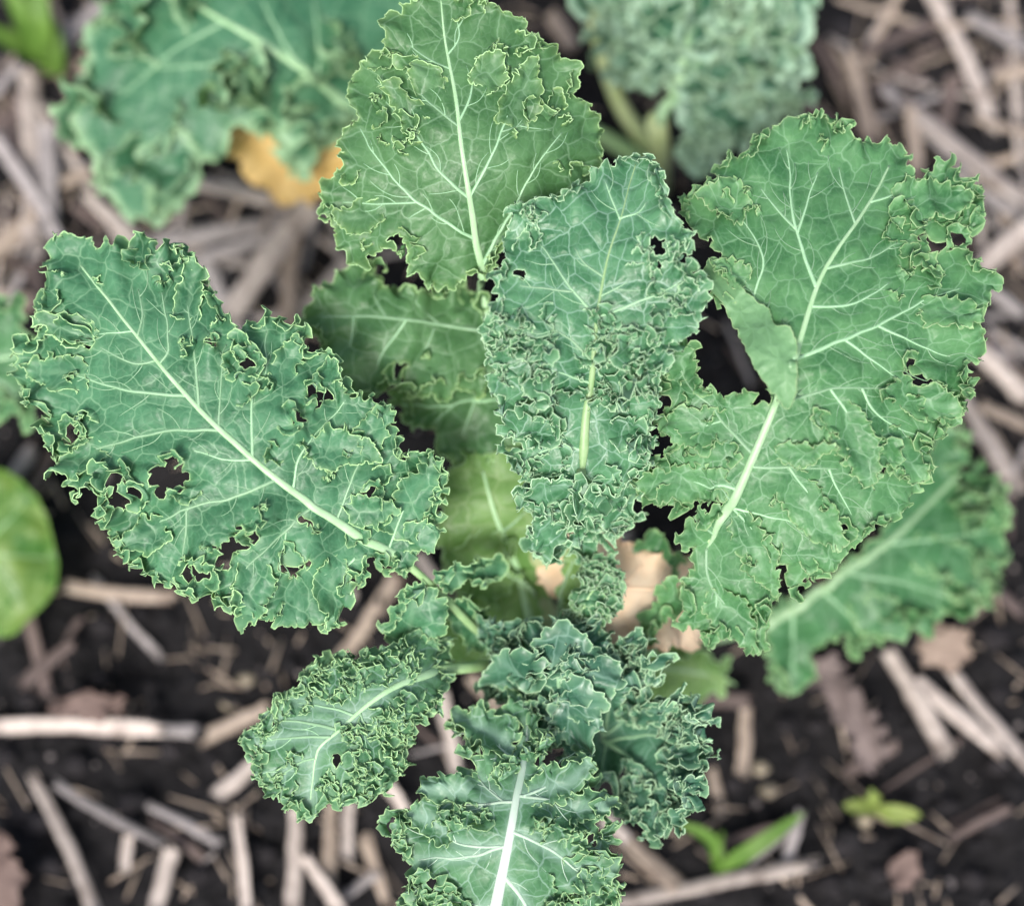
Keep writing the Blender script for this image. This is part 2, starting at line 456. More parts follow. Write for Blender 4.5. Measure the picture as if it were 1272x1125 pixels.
    def surf(s, q, lift=0.0):
        """points on the finished blade above photo-plane positions q"""
        q = np.asarray(q, float)
        if s.kd is None:
            a2 = np.concatenate(s.S2); s.kd = KDTree(len(a2)); s.a3 = np.concatenate(s.S3)
            for i, p in enumerate(a2): s.kd.insert((p[0], p[1], 0), i)
            s.kd.balance()
            b, *_ = frame(s.h, a2[:, 0], a2[:, 1]); s.dv3 = s.a3 - b
        b, ex, ey, nn = frame(s.h, q[:, 0], q[:, 1]); out = np.empty((len(q), 3))
        for i, p in enumerate(q):
            f = s.kd.find_n((p[0], p[1], 0), 3)
            w = np.array([1 / (g[2] + 0.3) for g in f]); ids = [g[1] for g in f]
            out[i] = b[i] + (s.dv3[ids] * w[:, None]).sum(0) / w.sum()
        return out + nn * lift, ex, ey, nn
    def frill(s, path, w=20.0, side=1, amp=1.0, lam=None, riseq=0.8, lean=0.55, rows=6, st=None, taper=True, thick=0.7):
        """a curled strip of blade standing on the leaf along a path"""
        st = st or 1.5 / s.fine; c = smooth_curve(path, st, False); n = len(c)
        if n < 6: return
        L = arclen(c); sd = s.rng.randint(1, 99999)
        t = np.gradient(c, axis=0); t /= np.maximum(np.linalg.norm(t, axis=1), 1e-6)[:, None]
        o = np.stack([t[:, 1], -t[:, 0]], 1) * side
        b, ex, ey, nn = s.surf(c, 0.4)
        lam = lam or w * 1.5
        ww = w * (0.75 + 0.5 * n1(L / (w * 1.2), sd))
        if taper: ww = ww * np.minimum(1, np.minimum(L, L[-1] - L) / (w * 0.8) + 0.12)
        k = ww / w
        N_ = np.zeros(n); T_ = np.zeros(n); O_ = np.zeros(n)
        for q, (fl, fa) in enumerate(((1.0, 0.42), (0.42, 0.27), (0.19, 0.13))):
            a_, t_, o_ = ruffle(L, sd + 50 * q, lam * fl, w * fa * amp, w * fa * 0.75 * amp, w * fa * amp)
            N_ += a_ * 0.8; T_ += t_; O_ += o_
        # small teeth on the free edge
        p2 = L / 6.5 + 0.6 * n1(L / 9, sd + 8); tooth = (1 - np.abs(2 * (p2 - np.floor(p2)) - 1)) * 2.6
        V = []; E = []; U = []
        for r in range(rows):
            v = r / (rows - 1); vv = v ** 1.35
            oo = lean * ww * v + O_ * vv * k + tooth * (v ** 6)
            un = riseq * ww * math.sin(v * 1.25) + N_ * vv * k
            tt = T_ * vv * k
            d2 = o * oo[:, None] + t * tt[:, None]
            V.append(b + ex * d2[:, :1] + ey * d2[:, 1:2] + nn * un[:, None])
            E.append((1 - v) * ww + 0.0); U.append(np.column_stack([c + o * (v * ww)[:, None], np.zeros(n)]))
        V = np.stack(V, 1).reshape(-1, 3)
        i = np.arange(n - 1)[:, None] * rows; j = np.arange(rows - 1)[None]
        A = (i + j).ravel(); B = A + 1; C = A + rows; D = C + 1
        F = np.vstack([np.stack([A, C, B], 1), np.stack([B, C, D], 1)])
        if side < 0: F = F[:, ::-1]
        s.add(V, F, np.stack(E, 1).ravel(), np.full(n * rows, 50.0), np.stack(U, 1).reshape(-1, 3))
        s.rim(V.reshape(n, rows, 3)[:, -1], nn, thick, False)
    def flap(s, path, w, lift=(-5, 9), rise=6.0):
        """a lobe of the blade that overlaps its neighbour: rooted in the blade, free at the tip"""
        c = smooth_curve(path, 5.0, False); n = len(c)
        t = np.gradient(c, axis=0); t /= np.maximum(np.linalg.norm(t, axis=1), 1e-6)[:, None]
        o = np.stack([t[:, 1], -t[:, 0]], 1); u = np.linspace(0, 1, n)
        ww = w * np.sin(np.clip(0.18 + 0.80 * u, 0, 1) * math.pi) ** 0.75
        ww = ww * (1 + 0.22 * n1(u * 5, s.rng.randint(9999))); w2 = ww * (1 + 0.25 * n1(u * 4 + 3, s.rng.randint(9999)))
        ol = np.vstack([c + o * ww[:, None], (c - o * w2[:, None])[::-1]])[::2]
        s.lamina([tuple(q) for q in ol], [path], (), teeth=(7.5, 15.0, 2.0, 6.0), octs=((38, 3.5, 2.5, 2.5, 16), (13, 2.6, 2.2, 2.2, 8)),
                 rise=rise, bulge=3.0, wave=2.5, over=(c[0], c[-1], lift[0], lift[1]))
    def auto_flaps(s, lats, prob=0.7, w=(16, 27)):
        for v in lats:
            pth = v[1:] if isinstance(v[0], (int, float)) else v
            c = smooth_curve(pth, 3.0, False); L = arclen(c)[-1]
            if L < 55 or s.rng.rand() > prob: continue
            k = int(len(c) * s.rng.uniform(0.45, 0.62)); d = c[k:]
            t = d[-1] - d[0]; t /= np.linalg.norm(t); o = np.array([t[1], -t[0]]) * s.rng.choice([-1, 1]) * s.rng.uniform(2, 16)
            q = np.vstack([d[0] + o * 0.3, d[len(d) // 2] + o, d[-1] + o + t * s.rng.uniform(2, 12)])
            s.flap([tuple(x) for x in q], s.rng.uniform(*w))
    def rosette(s, x, y, r, **k):
        r = r * 1.45
        a0 = s.rng.uniform(0, 6.3); sp = s.rng.uniform(3.2, 5.0)
        a = np.linspace(a0, a0 + sp, 7)
        rr = r * 0.45 * s.rng.uniform(0.7, 1.3, 7)
        s.frill(np.stack([x + rr * np.cos(a), y + rr * np.sin(a)], 1), w=r * 0.6, side=s.rng.choice([-1, 1]), **k)
    def zone(s, poly, count, size=(14, 24), **k):
        """tight curls scattered over a region of the blade"""
        poly = np.asarray(poly, float); x0, y0 = poly.min(0); x1, y1 = poly.max(0); m = 0
        pp = smooth_curve(poly, 4, True); tries = 0
        while m < count and tries < count * 30:
            tries += 1
            q = s.rng.uniform((x0, y0), (x1, y1))
            if not inside(np.array([q[0]]), np.array([q[1]]), [pp])[0]: continue
            r = s.rng.uniform(*size)
            if s.rng.rand() < 0.35: s.rosette(q[0], q[1], r, **k)
            else:
                a = s.rng.uniform(0, 6.3); l = r * s.rng.uniform(1.2, 2.6); bend = s.rng.uniform(-0.8, 0.8)
                tt = np.linspace(-0.5, 0.5, 5)
                pth = q + np.stack([np.cos(a + bend * tt) * l * tt, np.sin(a + bend * tt) * l * tt], 1)
                s.frill(pth, w=r * 0.75, side=s.rng.choice([-1, 1]), **k)
            m += 1
    def edge_curls(s, frac=0.35, w=(10, 18), span=(30, 80), inset=5.0, out=False, **k):
        """curled lengths of margin turned in over the blade"""
        for c, sd in list(s.loops):
            L = arclen(c); tot = L[-1]
            if tot < 60: continue
            pos = s.rng.uniform(0, 30)
            while pos < tot - 25:
                sp = s.rng.uniform(*span)
                if s.rng.rand() < frac:
                    q = np.linspace(pos, min(pos + sp, tot - 1), 8)
                    p = np.stack([np.interp(q, L, c[:, 0]), np.interp(q, L, c[:, 1])], 1)
                    t = np.gradient(p, axis=0); t /= np.maximum(np.linalg.norm(t, axis=1), 1e-6)[:, None]
                    o = np.stack([-t[:, 1], t[:, 0]], 1)
                    test = p[4] + o[4] * 4
                    if not inside(np.array([test[0]]), np.array([test[1]]), [l for l, _ in s.loops])[0]: o = -o
                    sidev = 1 if (o[4] @ np.array([t[4][1], -t[4][0]])) > 0 else -1
                    s.frill(p + o * inset * s.rng.uniform(0.3, 1.6), w=s.rng.uniform(*w), side=sidev * (-1 if out else 1), **k)
                pos += sp * s.rng.uniform(0.9, 1.4)
    def finish(s, name, mat, edge_mat, parent, origin, label=None):
        uv = np.concatenate(s.UV)
        o = build(name, np.concatenate(s.V), np.concatenate(s.F), [mat, edge_mat], np.concatenate(s.MI),
                  {'edge': np.concatenate(s.E), 'vein': np.concatenate(s.VE), 'luv': uv}, parent, origin)
        if label: o['label'] = label
        s.obj = o; s.origin = origin
        return o
    def rib(s, name, path, r0, r1, mat, pre=None, sides=8, lift=0.05, flat=0.55, wob=0.0, rpow=1.0, tap=0):
        """a vein lying on the blade; pre = 3D run of the leaf stalk before it"""
        c = smooth_curve(path, 4.0, False)
        if wob:
            L = arclen(c); t = np.gradient(c, axis=0); t /= np.maximum(np.linalg.norm(t, axis=1), 1e-6)[:, None]
            c = c + np.stack([t[:, 1], -t[:, 0]], 1) * (n1(L / 18, s.rng.randint(9999)) * wob * np.minimum(1, L / 15))[:, None]
        b, ex, ey, nn = s.surf(c)
        b[1:-1] = 0.25 * b[:-2] + 0.5 * b[1:-1] + 0.25 * b[2:]
        rl = r1 + (r0 - r1) * (1 - np.linspace(0, 1, len(c))) ** rpow
        rl = rl * (1 + 0.07 * n1(np.arange(len(c)) / 4.0, s.rng.randint(9999)))
        if tap: rl = rl * np.clip(0.12 + np.arange(len(c)) / float(tap), 0, 1)
        R = rl * np.linalg.norm(nn, axis=1)
        C = b + nn * (rl * lift)[:, None]
        if pre is not None:
            pr = np.asarray(pre, float); q = np.vstack([P(pr[:, 0], pr[:, 1], pr[:, 2]), C[:1]])
            q = smooth_curve(q, 0.004, False) if len(q) > 2 else q
            rr = np.interp(np.linspace(0, 1, len(q)), np.linspace(0, 1, len(pr)), pr[:, 3]) * 0.00036
            rr = np.minimum(rr, 9); k = np.linspace(0, 1, len(q)); rr = rr * (1 - k ** 4) + R[0] * k ** 4
            C = np.vstack([q[:-1], C]); R = np.concatenate([rr[:-1], R])
        V, F = tube(C, R, sides, flat)
        return V, F
    def add_veins(s, mid, lats, m_mid, m_vein, pre=None, r_mid=(6, 1.0), r_lat=(2.0, 0.7), side_veins=True, sides=7, mid_label=None, stalk=None, rpow=1.0, tap=0, flat=0.55):
        if stalk is not None:
            pr = np.asarray(pre, float); e, _, _, en = s.surf(np.array(mid[:2], float), -2.5)
            e0 = e[0] - en[0] * 3
            qq = smooth_curve(np.vstack([P(pr[:, 0], pr[:, 1], pr[:, 2]), e0[None], (e0 + (e[1] - e0) * .4)[None]]), .003, False)
            rr = np.interp(np.linspace(0, 1, len(qq)), np.linspace(0, 1, len(pr)), pr[:, 3]) * .00036
            V, F = tube(qq, rr * (1 + .05 * n1(np.arange(len(qq)) / 3.0, s.seed)), 10, .8)
            build('leaf_stalk', V, F, stalk, None, None, s.obj, s.origin); pre = None
        V, F = s.rib('midrib', mid, r_mid[0], r_mid[1], m_mid, pre, sides=12, rpow=rpow, tap=tap, flat=flat)
        o = build('midrib', V, F, m_mid, None, None, s.obj, s.origin)
        if mid_label: o['label'] = mid_label
        fine = []
        bank = [smooth_curve(mid, 2.0, False)]
        for v in lats:
            rr = v[0] if isinstance(v[0], (int, float)) else None
            pth = list(v[1:] if rr else v)
            bk = np.concatenate(bank); dq, iq = nearest(np.array(pth[:1], float), bk)
            if dq[0] < 22: pth[0] = tuple(bk[iq[0]])
            bank.append(smooth_curve(pth, 2.0, False))
            V, F = s.rib('vein', pth, (rr or r_lat[0]) * 1.0 + 0.2, r_lat[1] * 0.8, m_vein, wob=1.5)
            build('vein', V, F, m_vein, None, None, s.obj, s.origin)
            if not side_veins: continue
            c = smooth_curve(pth, 4, False); L = arclen(c); pos = s.rng.uniform(12, 24); sg = s.rng.choice([-1, 1])
            while pos < L[-1] * 0.92:
                i = int(np.searchsorted(L, pos)); t = c[min(i + 1, len(c) - 1)] - c[i - 1]; a = math.atan2(t[1], t[0])
                a += sg * s.rng.uniform(0.6, 1.1); ln = s.rng.uniform(22, 60) * (1.1 - 0.4 * pos / L[-1])
                k = np.linspace(0, 1, 5); bend = -sg * s.rng.uniform(0.1, 0.7)
                p = c[i] + np.stack([np.cos(a + bend * k), np.sin(a + bend * k)], 1) * (ln * k)[:, None]
                dd = nearest(p, np.concatenate(s.S2))[0]
                if dd.max() < 7:
                    fine.append(s.rib('v', p, 0.82, 0.4, m_vein, sides=4, wob=2.0))
                pos += s.rng.uniform(16, 34); sg = -sg
        if fine:
            V, F = join(fine); fo = build('side_veins', V, F, m_vein, None, None, s.obj, s.origin); fo['kind'] = 'stuff'

# ------------------------------------------------------------------ materials in use
PALE = (0.22, 0.40, 0.23)
M_LEAF = leaf_mat('kale_blade', (0.033, 0.127, 0.059), (0.074, 0.221, 0.112), PALE, (0.16, 0.28, 0.20))
M_LEAF_Y = leaf_mat('kale_blade_young', (0.045, 0.134, 0.047), (0.091, 0.217, 0.086), (0.22, 0.38, 0.22), (0.16, 0.28, 0.14), edge=(0.34, 0.50, 0.18), trans=0.28)
M_LEAF_B = leaf_mat('kale_blade_bluish', (0.034, 0.129, 0.056), (0.081, 0.221, 0.107), (0.28, 0.45, 0.34), (0.16, 0.27, 0.21), edge=(0.34, 0.55, 0.31), trans=0.15, rough=0.36)
M_LEAF_D = leaf_mat('kale_blade_deep', (0.023, 0.089, 0.052), (0.055, 0.154, 0.091), (0.20, 0.34, 0.26), (0.14, 0.24, 0.19), edge=(0.28, 0.48, 0.26), trans=0.12, rough=0.34)
M_LEAF_R = leaf_mat('kale_blade_green', (0.041, 0.147, 0.054), (0.095, 0.247, 0.099), PALE, (0.17, 0.335, 0.16))
M_EDGE = plain_mat('kale_margin', (0.27, 0.46, 0.20), (0.40, 0.60, 0.31), 400, 0.45, 0)
M_EDGE_Y = plain_mat('kale_margin_yellowish', (0.26, 0.45, 0.19), (0.40, 0.59, 0.31), 400, 0.45, 0)
M_EDGE_B = plain_mat('kale_margin_pale', (0.33, 0.53, 0.30), (0.46, 0.66, 0.43), 400, 0.45, 0)
M_MID = plain_mat('midrib_pale_green', (0.25, 0.43, 0.22), (0.33, 0.50, 0.30), 150, 0.4, 0.1)
M_MID_Y = plain_mat('midrib_green', (0.24, 0.41, 0.17), (0.32, 0.48, 0.24), 150, 0.4, 0.1)
M_MID_W = plain_mat('midrib_white', (0.34, 0.49, 0.36), (0.52, 0.60, 0.53), 45, 0.38, 0.15)
M_VEIN = plain_mat('vein_pale', (0.23, 0.42, 0.23), (0.29, 0.48, 0.29), 200, 0.4, 0)

# ------------------------------------------------------------------ the main kale plant
ORG = P(680, 788, 0.0)
plant = empty('kale_plant', ORG, 'large curly kale plant with open upright leaves filling the middle of the bed', 'kale plant')

def leaf_left():
    f = Leaf([(490, 690, .212), (400, 625, .232), (270, 530, .245), (160, 400, .246), (80, 310, .236), (240, 735, .220), (110, 620, .222), (390, 420, .240),
              (30, 450, .220), (520, 600, .226), (420, 770, .205), (240, 330, .240), (330, 690, .232), (340, 480, .246)], 11)
    mid = [(492, 692), (430, 655), (350, 600), (270, 530), (215, 472), (160, 405), (100, 330)]
    lats = [[2.2, (228, 496), (165, 486), (109, 471), (66, 455)], [2.2, (272, 536), (208, 534), (129, 556), (95, 575)], [2.2, (337, 604), (287, 617), (215, 640), (165, 668)],
            [2.0, (383, 638), (322, 688), (300, 720)], [1.4, (312, 575), (275, 571), (244, 561)], [1.5, (190, 450), (165, 452), (122, 435)], [1.2, (162, 415), (122, 412)],
            [1.3, (172, 417), (178, 392), (172, 359)], [1.5, (200, 450), (210, 429), (201, 363)], [1.8, (249, 505), (243, 448), (231, 369)], [1.4, (274, 528), (276, 465), (284, 429)],
            [2.0, (319, 564), (315, 485), (329, 465), (330, 412)], [1.8, (367, 605), (370, 572), (391, 542), (430, 500)], [1.6, (421, 641), (438, 592), (455, 560)], [1.6, (487, 671), (505, 625), (520, 589)],
            [1.2, (370, 672), (340, 740)], [1.4, (440, 690), (408, 740)], [1.2, (236, 634), (225, 700)]]
    out = [(65, 302), (95, 297), (122, 304), (150, 305), (185, 297), (200, 312), (240, 314), (246, 340), (268, 360), (272, 378), (290, 400), (298, 418), (312, 398), (345, 393), (375, 405),
           (378, 430), (395, 436), (420, 452), (428, 488), (450, 492), (482, 505), (486, 530), (500, 545), (502, 565), (522, 556), (548, 572), (553, 602), (545, 640), (530, 665), (512, 700),
           (490, 712), (470, 700), (455, 690), (452, 722), (430, 728), (426, 762), (405, 778), (385, 770), (357, 780), (330, 765), (303, 772), (290, 755), (265, 746), (240, 738), (215, 726), (195, 722),
           (180, 706), (158, 702), (150, 680), (130, 652), (140, 634), (122, 612), (95, 616), (84, 590), (64, 565), (58, 515), (36, 492), (24, 450), (32, 424), (56, 410), (58, 382), (66, 345)]
    def star(x, y, r, n=9, sd=0):
        rr = np.random.RandomState(int(x * 7 + y + sd)); a = np.arange(n) / n * 6.283
        q = 1.4 * r * rr.uniform(0.4, 1.4, n); return [(x + c * np.cos(b), y + c * np.sin(b)) for b, c in zip(a, q)]
    holes = [star(215, 592, 17), star(160, 612, 13), star(283, 684, 12), star(246, 707, 11), star(365, 708, 10), star(308, 660, 7), star(396, 494, 10), star(372, 522, 6), star(436, 484, 8),
             star(460, 613, 6), star(266, 428, 6), star(110, 418, 7), star(95, 540, 7), star(326, 744, 6), star(502, 568, 5), star(380, 645, 5), star(306, 455, 6)]
    f.lamina(out, [mid] + [l[1:] for l in lats], holes)
    h2 = TPS([(515, 720, .205), (480, 790, .190), (550, 770, .192), (540, 715, .200), (620, 700, .180), (600, 725, .182)])
    j1 = [(512, 722), (530, 728), (546, 742), (551, 760), (542, 786), (515, 800), (484, 796), (474, 776), (488, 752), (498, 735)]
    j2 = [(538, 718), (556, 700), (590, 696), (622, 690), (624, 710), (600, 727), (572, 722), (556, 738)]
    f.lamina(j1, [[(520, 722), (512, 760), (508, 790)]], [], h=h2, octs=((40, 5, 3, 3, 16), (12, 2, 2, 2, 7)))
    f.lamina([(553, 742), (575, 738), (598, 752), (612, 776), (604, 802), (580, 800), (566, 782), (556, 766)], [[(556, 746), (580, 770), (596, 794)]], [], h=TPS([(553, 742, .186), (612, 776, .165), (580, 800, .160), (590, 750, .176)]), octs=((40, 5, 3, 3, 16), (12, 2, 2, 2, 7)))
    f.lamina(j2, [[(540, 722), (575, 710), (612, 702)]], [], h=h2, octs=((40, 5, 3, 3, 16), (12, 2, 2, 2, 7)))
    for pth, w in (([(380, 564), (420, 556), (472, 566)], 24), ([(428, 640), (460, 630), (496, 630)], 20), ([(494, 676), (520, 662), (552, 652)], 17), ([(487, 665), (510, 625), (538, 566)], 24), ([(440, 565), (462, 535), (484, 505)], 20),
                   ([(414, 690), (410, 735), (406, 776)], 22), ([(322, 695), (312, 735), (304, 768)], 24), ([(345, 470), (362, 440), (372, 420)], 18), ([(230, 400), (238, 360), (242, 330)], 20),
                   ([(210, 650), (180, 665), (155, 668)], 20), ([(110, 470), (72, 462), (40, 458)], 22), ([(130, 556), (100, 575), (72, 580)], 20), ([(120, 420), (90, 408), (62, 400)], 16)):
        f.flap(pth, w)
    f.edge_curls(0.42, (10, 18), (25, 70))
    for x, y, r in ((488, 694, 12), (502, 708, 11), (478, 705, 11), (100, 418, 22), (110, 520, 20), (95, 540, 18), (232, 432, 20), (300, 455, 20), (330, 480, 18), (305, 440, 16), (350, 520, 20), (300, 490, 16), (375, 560, 18), (345, 565, 14), (405, 590, 16), (95, 470, 14),
                    (215, 575, 15), (240, 610, 14), (180, 610, 14), (130, 610, 14), (310, 640, 15), (330, 625, 13), (260, 680, 14), (360, 690, 14), (390, 655, 13), (430, 560, 15), (455, 545, 14), (470, 590, 14), (410, 470, 16), (385, 500, 15),
                    (215, 330, 20), (200, 350, 18), (235, 350, 17), (180, 320, 16), (225, 315, 15), (75, 370, 14), (82, 345, 12), (125, 350, 12), (268, 400, 14), (440, 660, 14), (470, 640, 13), (290, 745, 13), (350, 755, 14), (230, 715, 14)):
        if (int(x * 3 + y * 5) % 10) < 7: f.rosette(x, y, r, amp=1.0)
    f.finish('leaf', M_LEAF, M_EDGE, plant, ORG, 'broad blue-green leaf reaching left, with many small holes')
    f.add_veins(mid, lats, M_MID, M_VEIN, [(668, 775, .04, 6.0), (645, 800, .11, 6.0), (600, 788, .160, 5.6), (545, 735, .193, 5.0), (515, 708, .206, 5.6)], (6.2, 0.9), stalk=M_MID_Y)
    return f

def leaf_top():
    f = Leaf([(600, 385, 0.218), (583, 250, 0.254), (565, 140, 0.268), (550, 10, 0.268), (400, 250, 0.240), (470, 200, 0.256), (745, 170, 0.244), (680, 180, 0.258), (640, 60, 0.263), (450, 90, 0.254), (480, 330, 0.230), (640, 300, 0.233)], 22)
    mid = [(601, 385), (597, 338), (584, 250), (573, 180), (566, 120), (552, 45), (549, 0)]
    lats = [[2.4, (598, 330), (620, 290), (644, 244), (670, 200), (697, 165)], [2.0, (584, 246), (606, 205), (624, 162), (638, 110), (646, 79)], [1.6, (571, 152), (582, 125), (589, 99), (603, 73)],
            [2.2, (571, 299), (518, 251), (472, 201), (449, 162)], [2.0, (575, 248), (545, 212), (530, 185), (505, 155), (476, 122)], [1.4, (563, 158), (535, 130), (509, 99)], [1.2, (555, 86), (530, 72), (509, 56)],
            [1.3, (518, 252), (470, 254), (428, 251)], [1.1, (626, 164), (650, 155)], [1.1, (525, 262), (508, 272)], [1.2, (562, 66), (570, 48), (567, 25)]]
    out = [(552, -14), (520, -8), (482, 30), (478, 62), (452, 84), (436, 100), (434, 128), (444, 146), (428, 172), (428, 200), (402, 238), (398, 262), (417, 276), (424, 300), (440, 326), (460, 326), (466, 312), (488, 304),
           (490, 285), (505, 300), (512, 330), (530, 350), (552, 356), (572, 345), (590, 340), (604, 345), (620, 312), (640, 286), (680, 262), (718, 236), (742, 205), (748, 165), (733, 140), (716, 120), (714, 88), (690, 62), (668, 48), (648, 26), (618, 14), (596, 5), (575, -12)]
    f.lamina(out, [mid] + [l[1:] for l in lats], [], octs=((80, 6, 3, 3, 30), (28, 4.0, 2.5, 2.5, 14), (11, 1.8, 1.4, 1.4, 6)))
    # the two lower lobes of the same leaf
    f2 = TPS([(378, 400, .196), (605, 412, .196), (500, 400, .204), (480, 490, .190), (590, 490, .188), (500, 340, .194)])
    lo2 = [(378, 400), (384, 374), (410, 354), (430, 330), (452, 326), (470, 342), (478, 366), (500, 354), (522, 372), (560, 352), (600, 372), (622, 440), (612, 470), (592, 492), (570, 480), (545, 496), (525, 486), (505, 492), (495, 470), (468, 490), (445, 496), (425, 470), (403, 450), (395, 425)]
    m2 = [(606, 412), (550, 404), (500, 398), (440, 394), (400, 394)]
    l2 = [[1.2, (545, 402), (520, 382), (505, 362)], [1.3, (505, 398), (485, 425), (468, 455)], [1.2, (480, 396), (465, 370)], [1.2, (540, 408), (525, 440)], [1.0, (440, 395), (435, 430)]]
    f.lamina(lo2, [m2] + [l[1:] for l in l2], [[(497, 452), (506, 455), (503, 472), (494, 470)]], h=f2)
    f3 = TPS([(480, 500, .176), (620, 495, .176), (560, 500, .182), (570, 575, .165), (640, 560, .165)])
    lo3 = [(482, 498), (510, 486), (560, 480), (630, 472), (645, 540), (602, 572), (572, 578), (545, 556), (540, 535), (518, 530), (500, 512)]
    m3 = [(626, 492), (570, 500), (500, 504)]
    l3 = [[1.1, (560, 502), (540, 525)], [1.1, (590, 498), (575, 540)]]
    f.lamina(lo3, [m3] + [l[1:] for l in l3], [], h=f3)
    f.auto_flaps(lats, 0.5, (15, 22))
    f.edge_curls(0.25, (10, 17), (25, 60))
    for x, y, r in ((500, 160, 20), (518, 170, 17), (480, 175, 15), (505, 185, 14), (490, 72, 20), (475, 80, 16), (520, 82, 16), (470, 150, 14), (620, 60, 18), (640, 55, 16), (625, 85, 14), (650, 65, 14), (663, 140, 16), (680, 140, 18), (700, 150, 14), (690, 128, 14), (640, 165, 12),
                    (440, 215, 12), (470, 125, 14), (565, 15, 14), (600, 12, 14), (500, 310, 12), (460, 300, 12), (470, 335, 14), (690, 205, 12), (715, 215, 12), (495, 460, 10), (530, 440, 12), (410, 265, 10)):
        f.rosette(x, y, r)
    f.finish('leaf', M_LEAF_Y, M_EDGE_Y, plant, ORG, 'tall yellow-green leaf pointing up and away, with lower side lobes')
    f.add_veins(mid, lats, M_MID, M_VEIN, [(664, 745, .08, 7), (655, 665, .125, 7.5), (645, 560, .150, 7), (622, 470, .18, 6.5), (608, 420, .192, 6)], (5.2, 0.9))
    for m, l in ((m2, l2), (m3, l3)):
        V, F = f.rib('vein', m, 2.6, 0.9, M_VEIN); build('vein', V, F, M_VEIN, None, None, f.obj, ORG)
        for v in l:
            V, F = f.rib('vein', v[1:], v[0], 0.6, M_VEIN); build('vein', V, F, M_VEIN, None, None, f.obj, ORG)
    return f

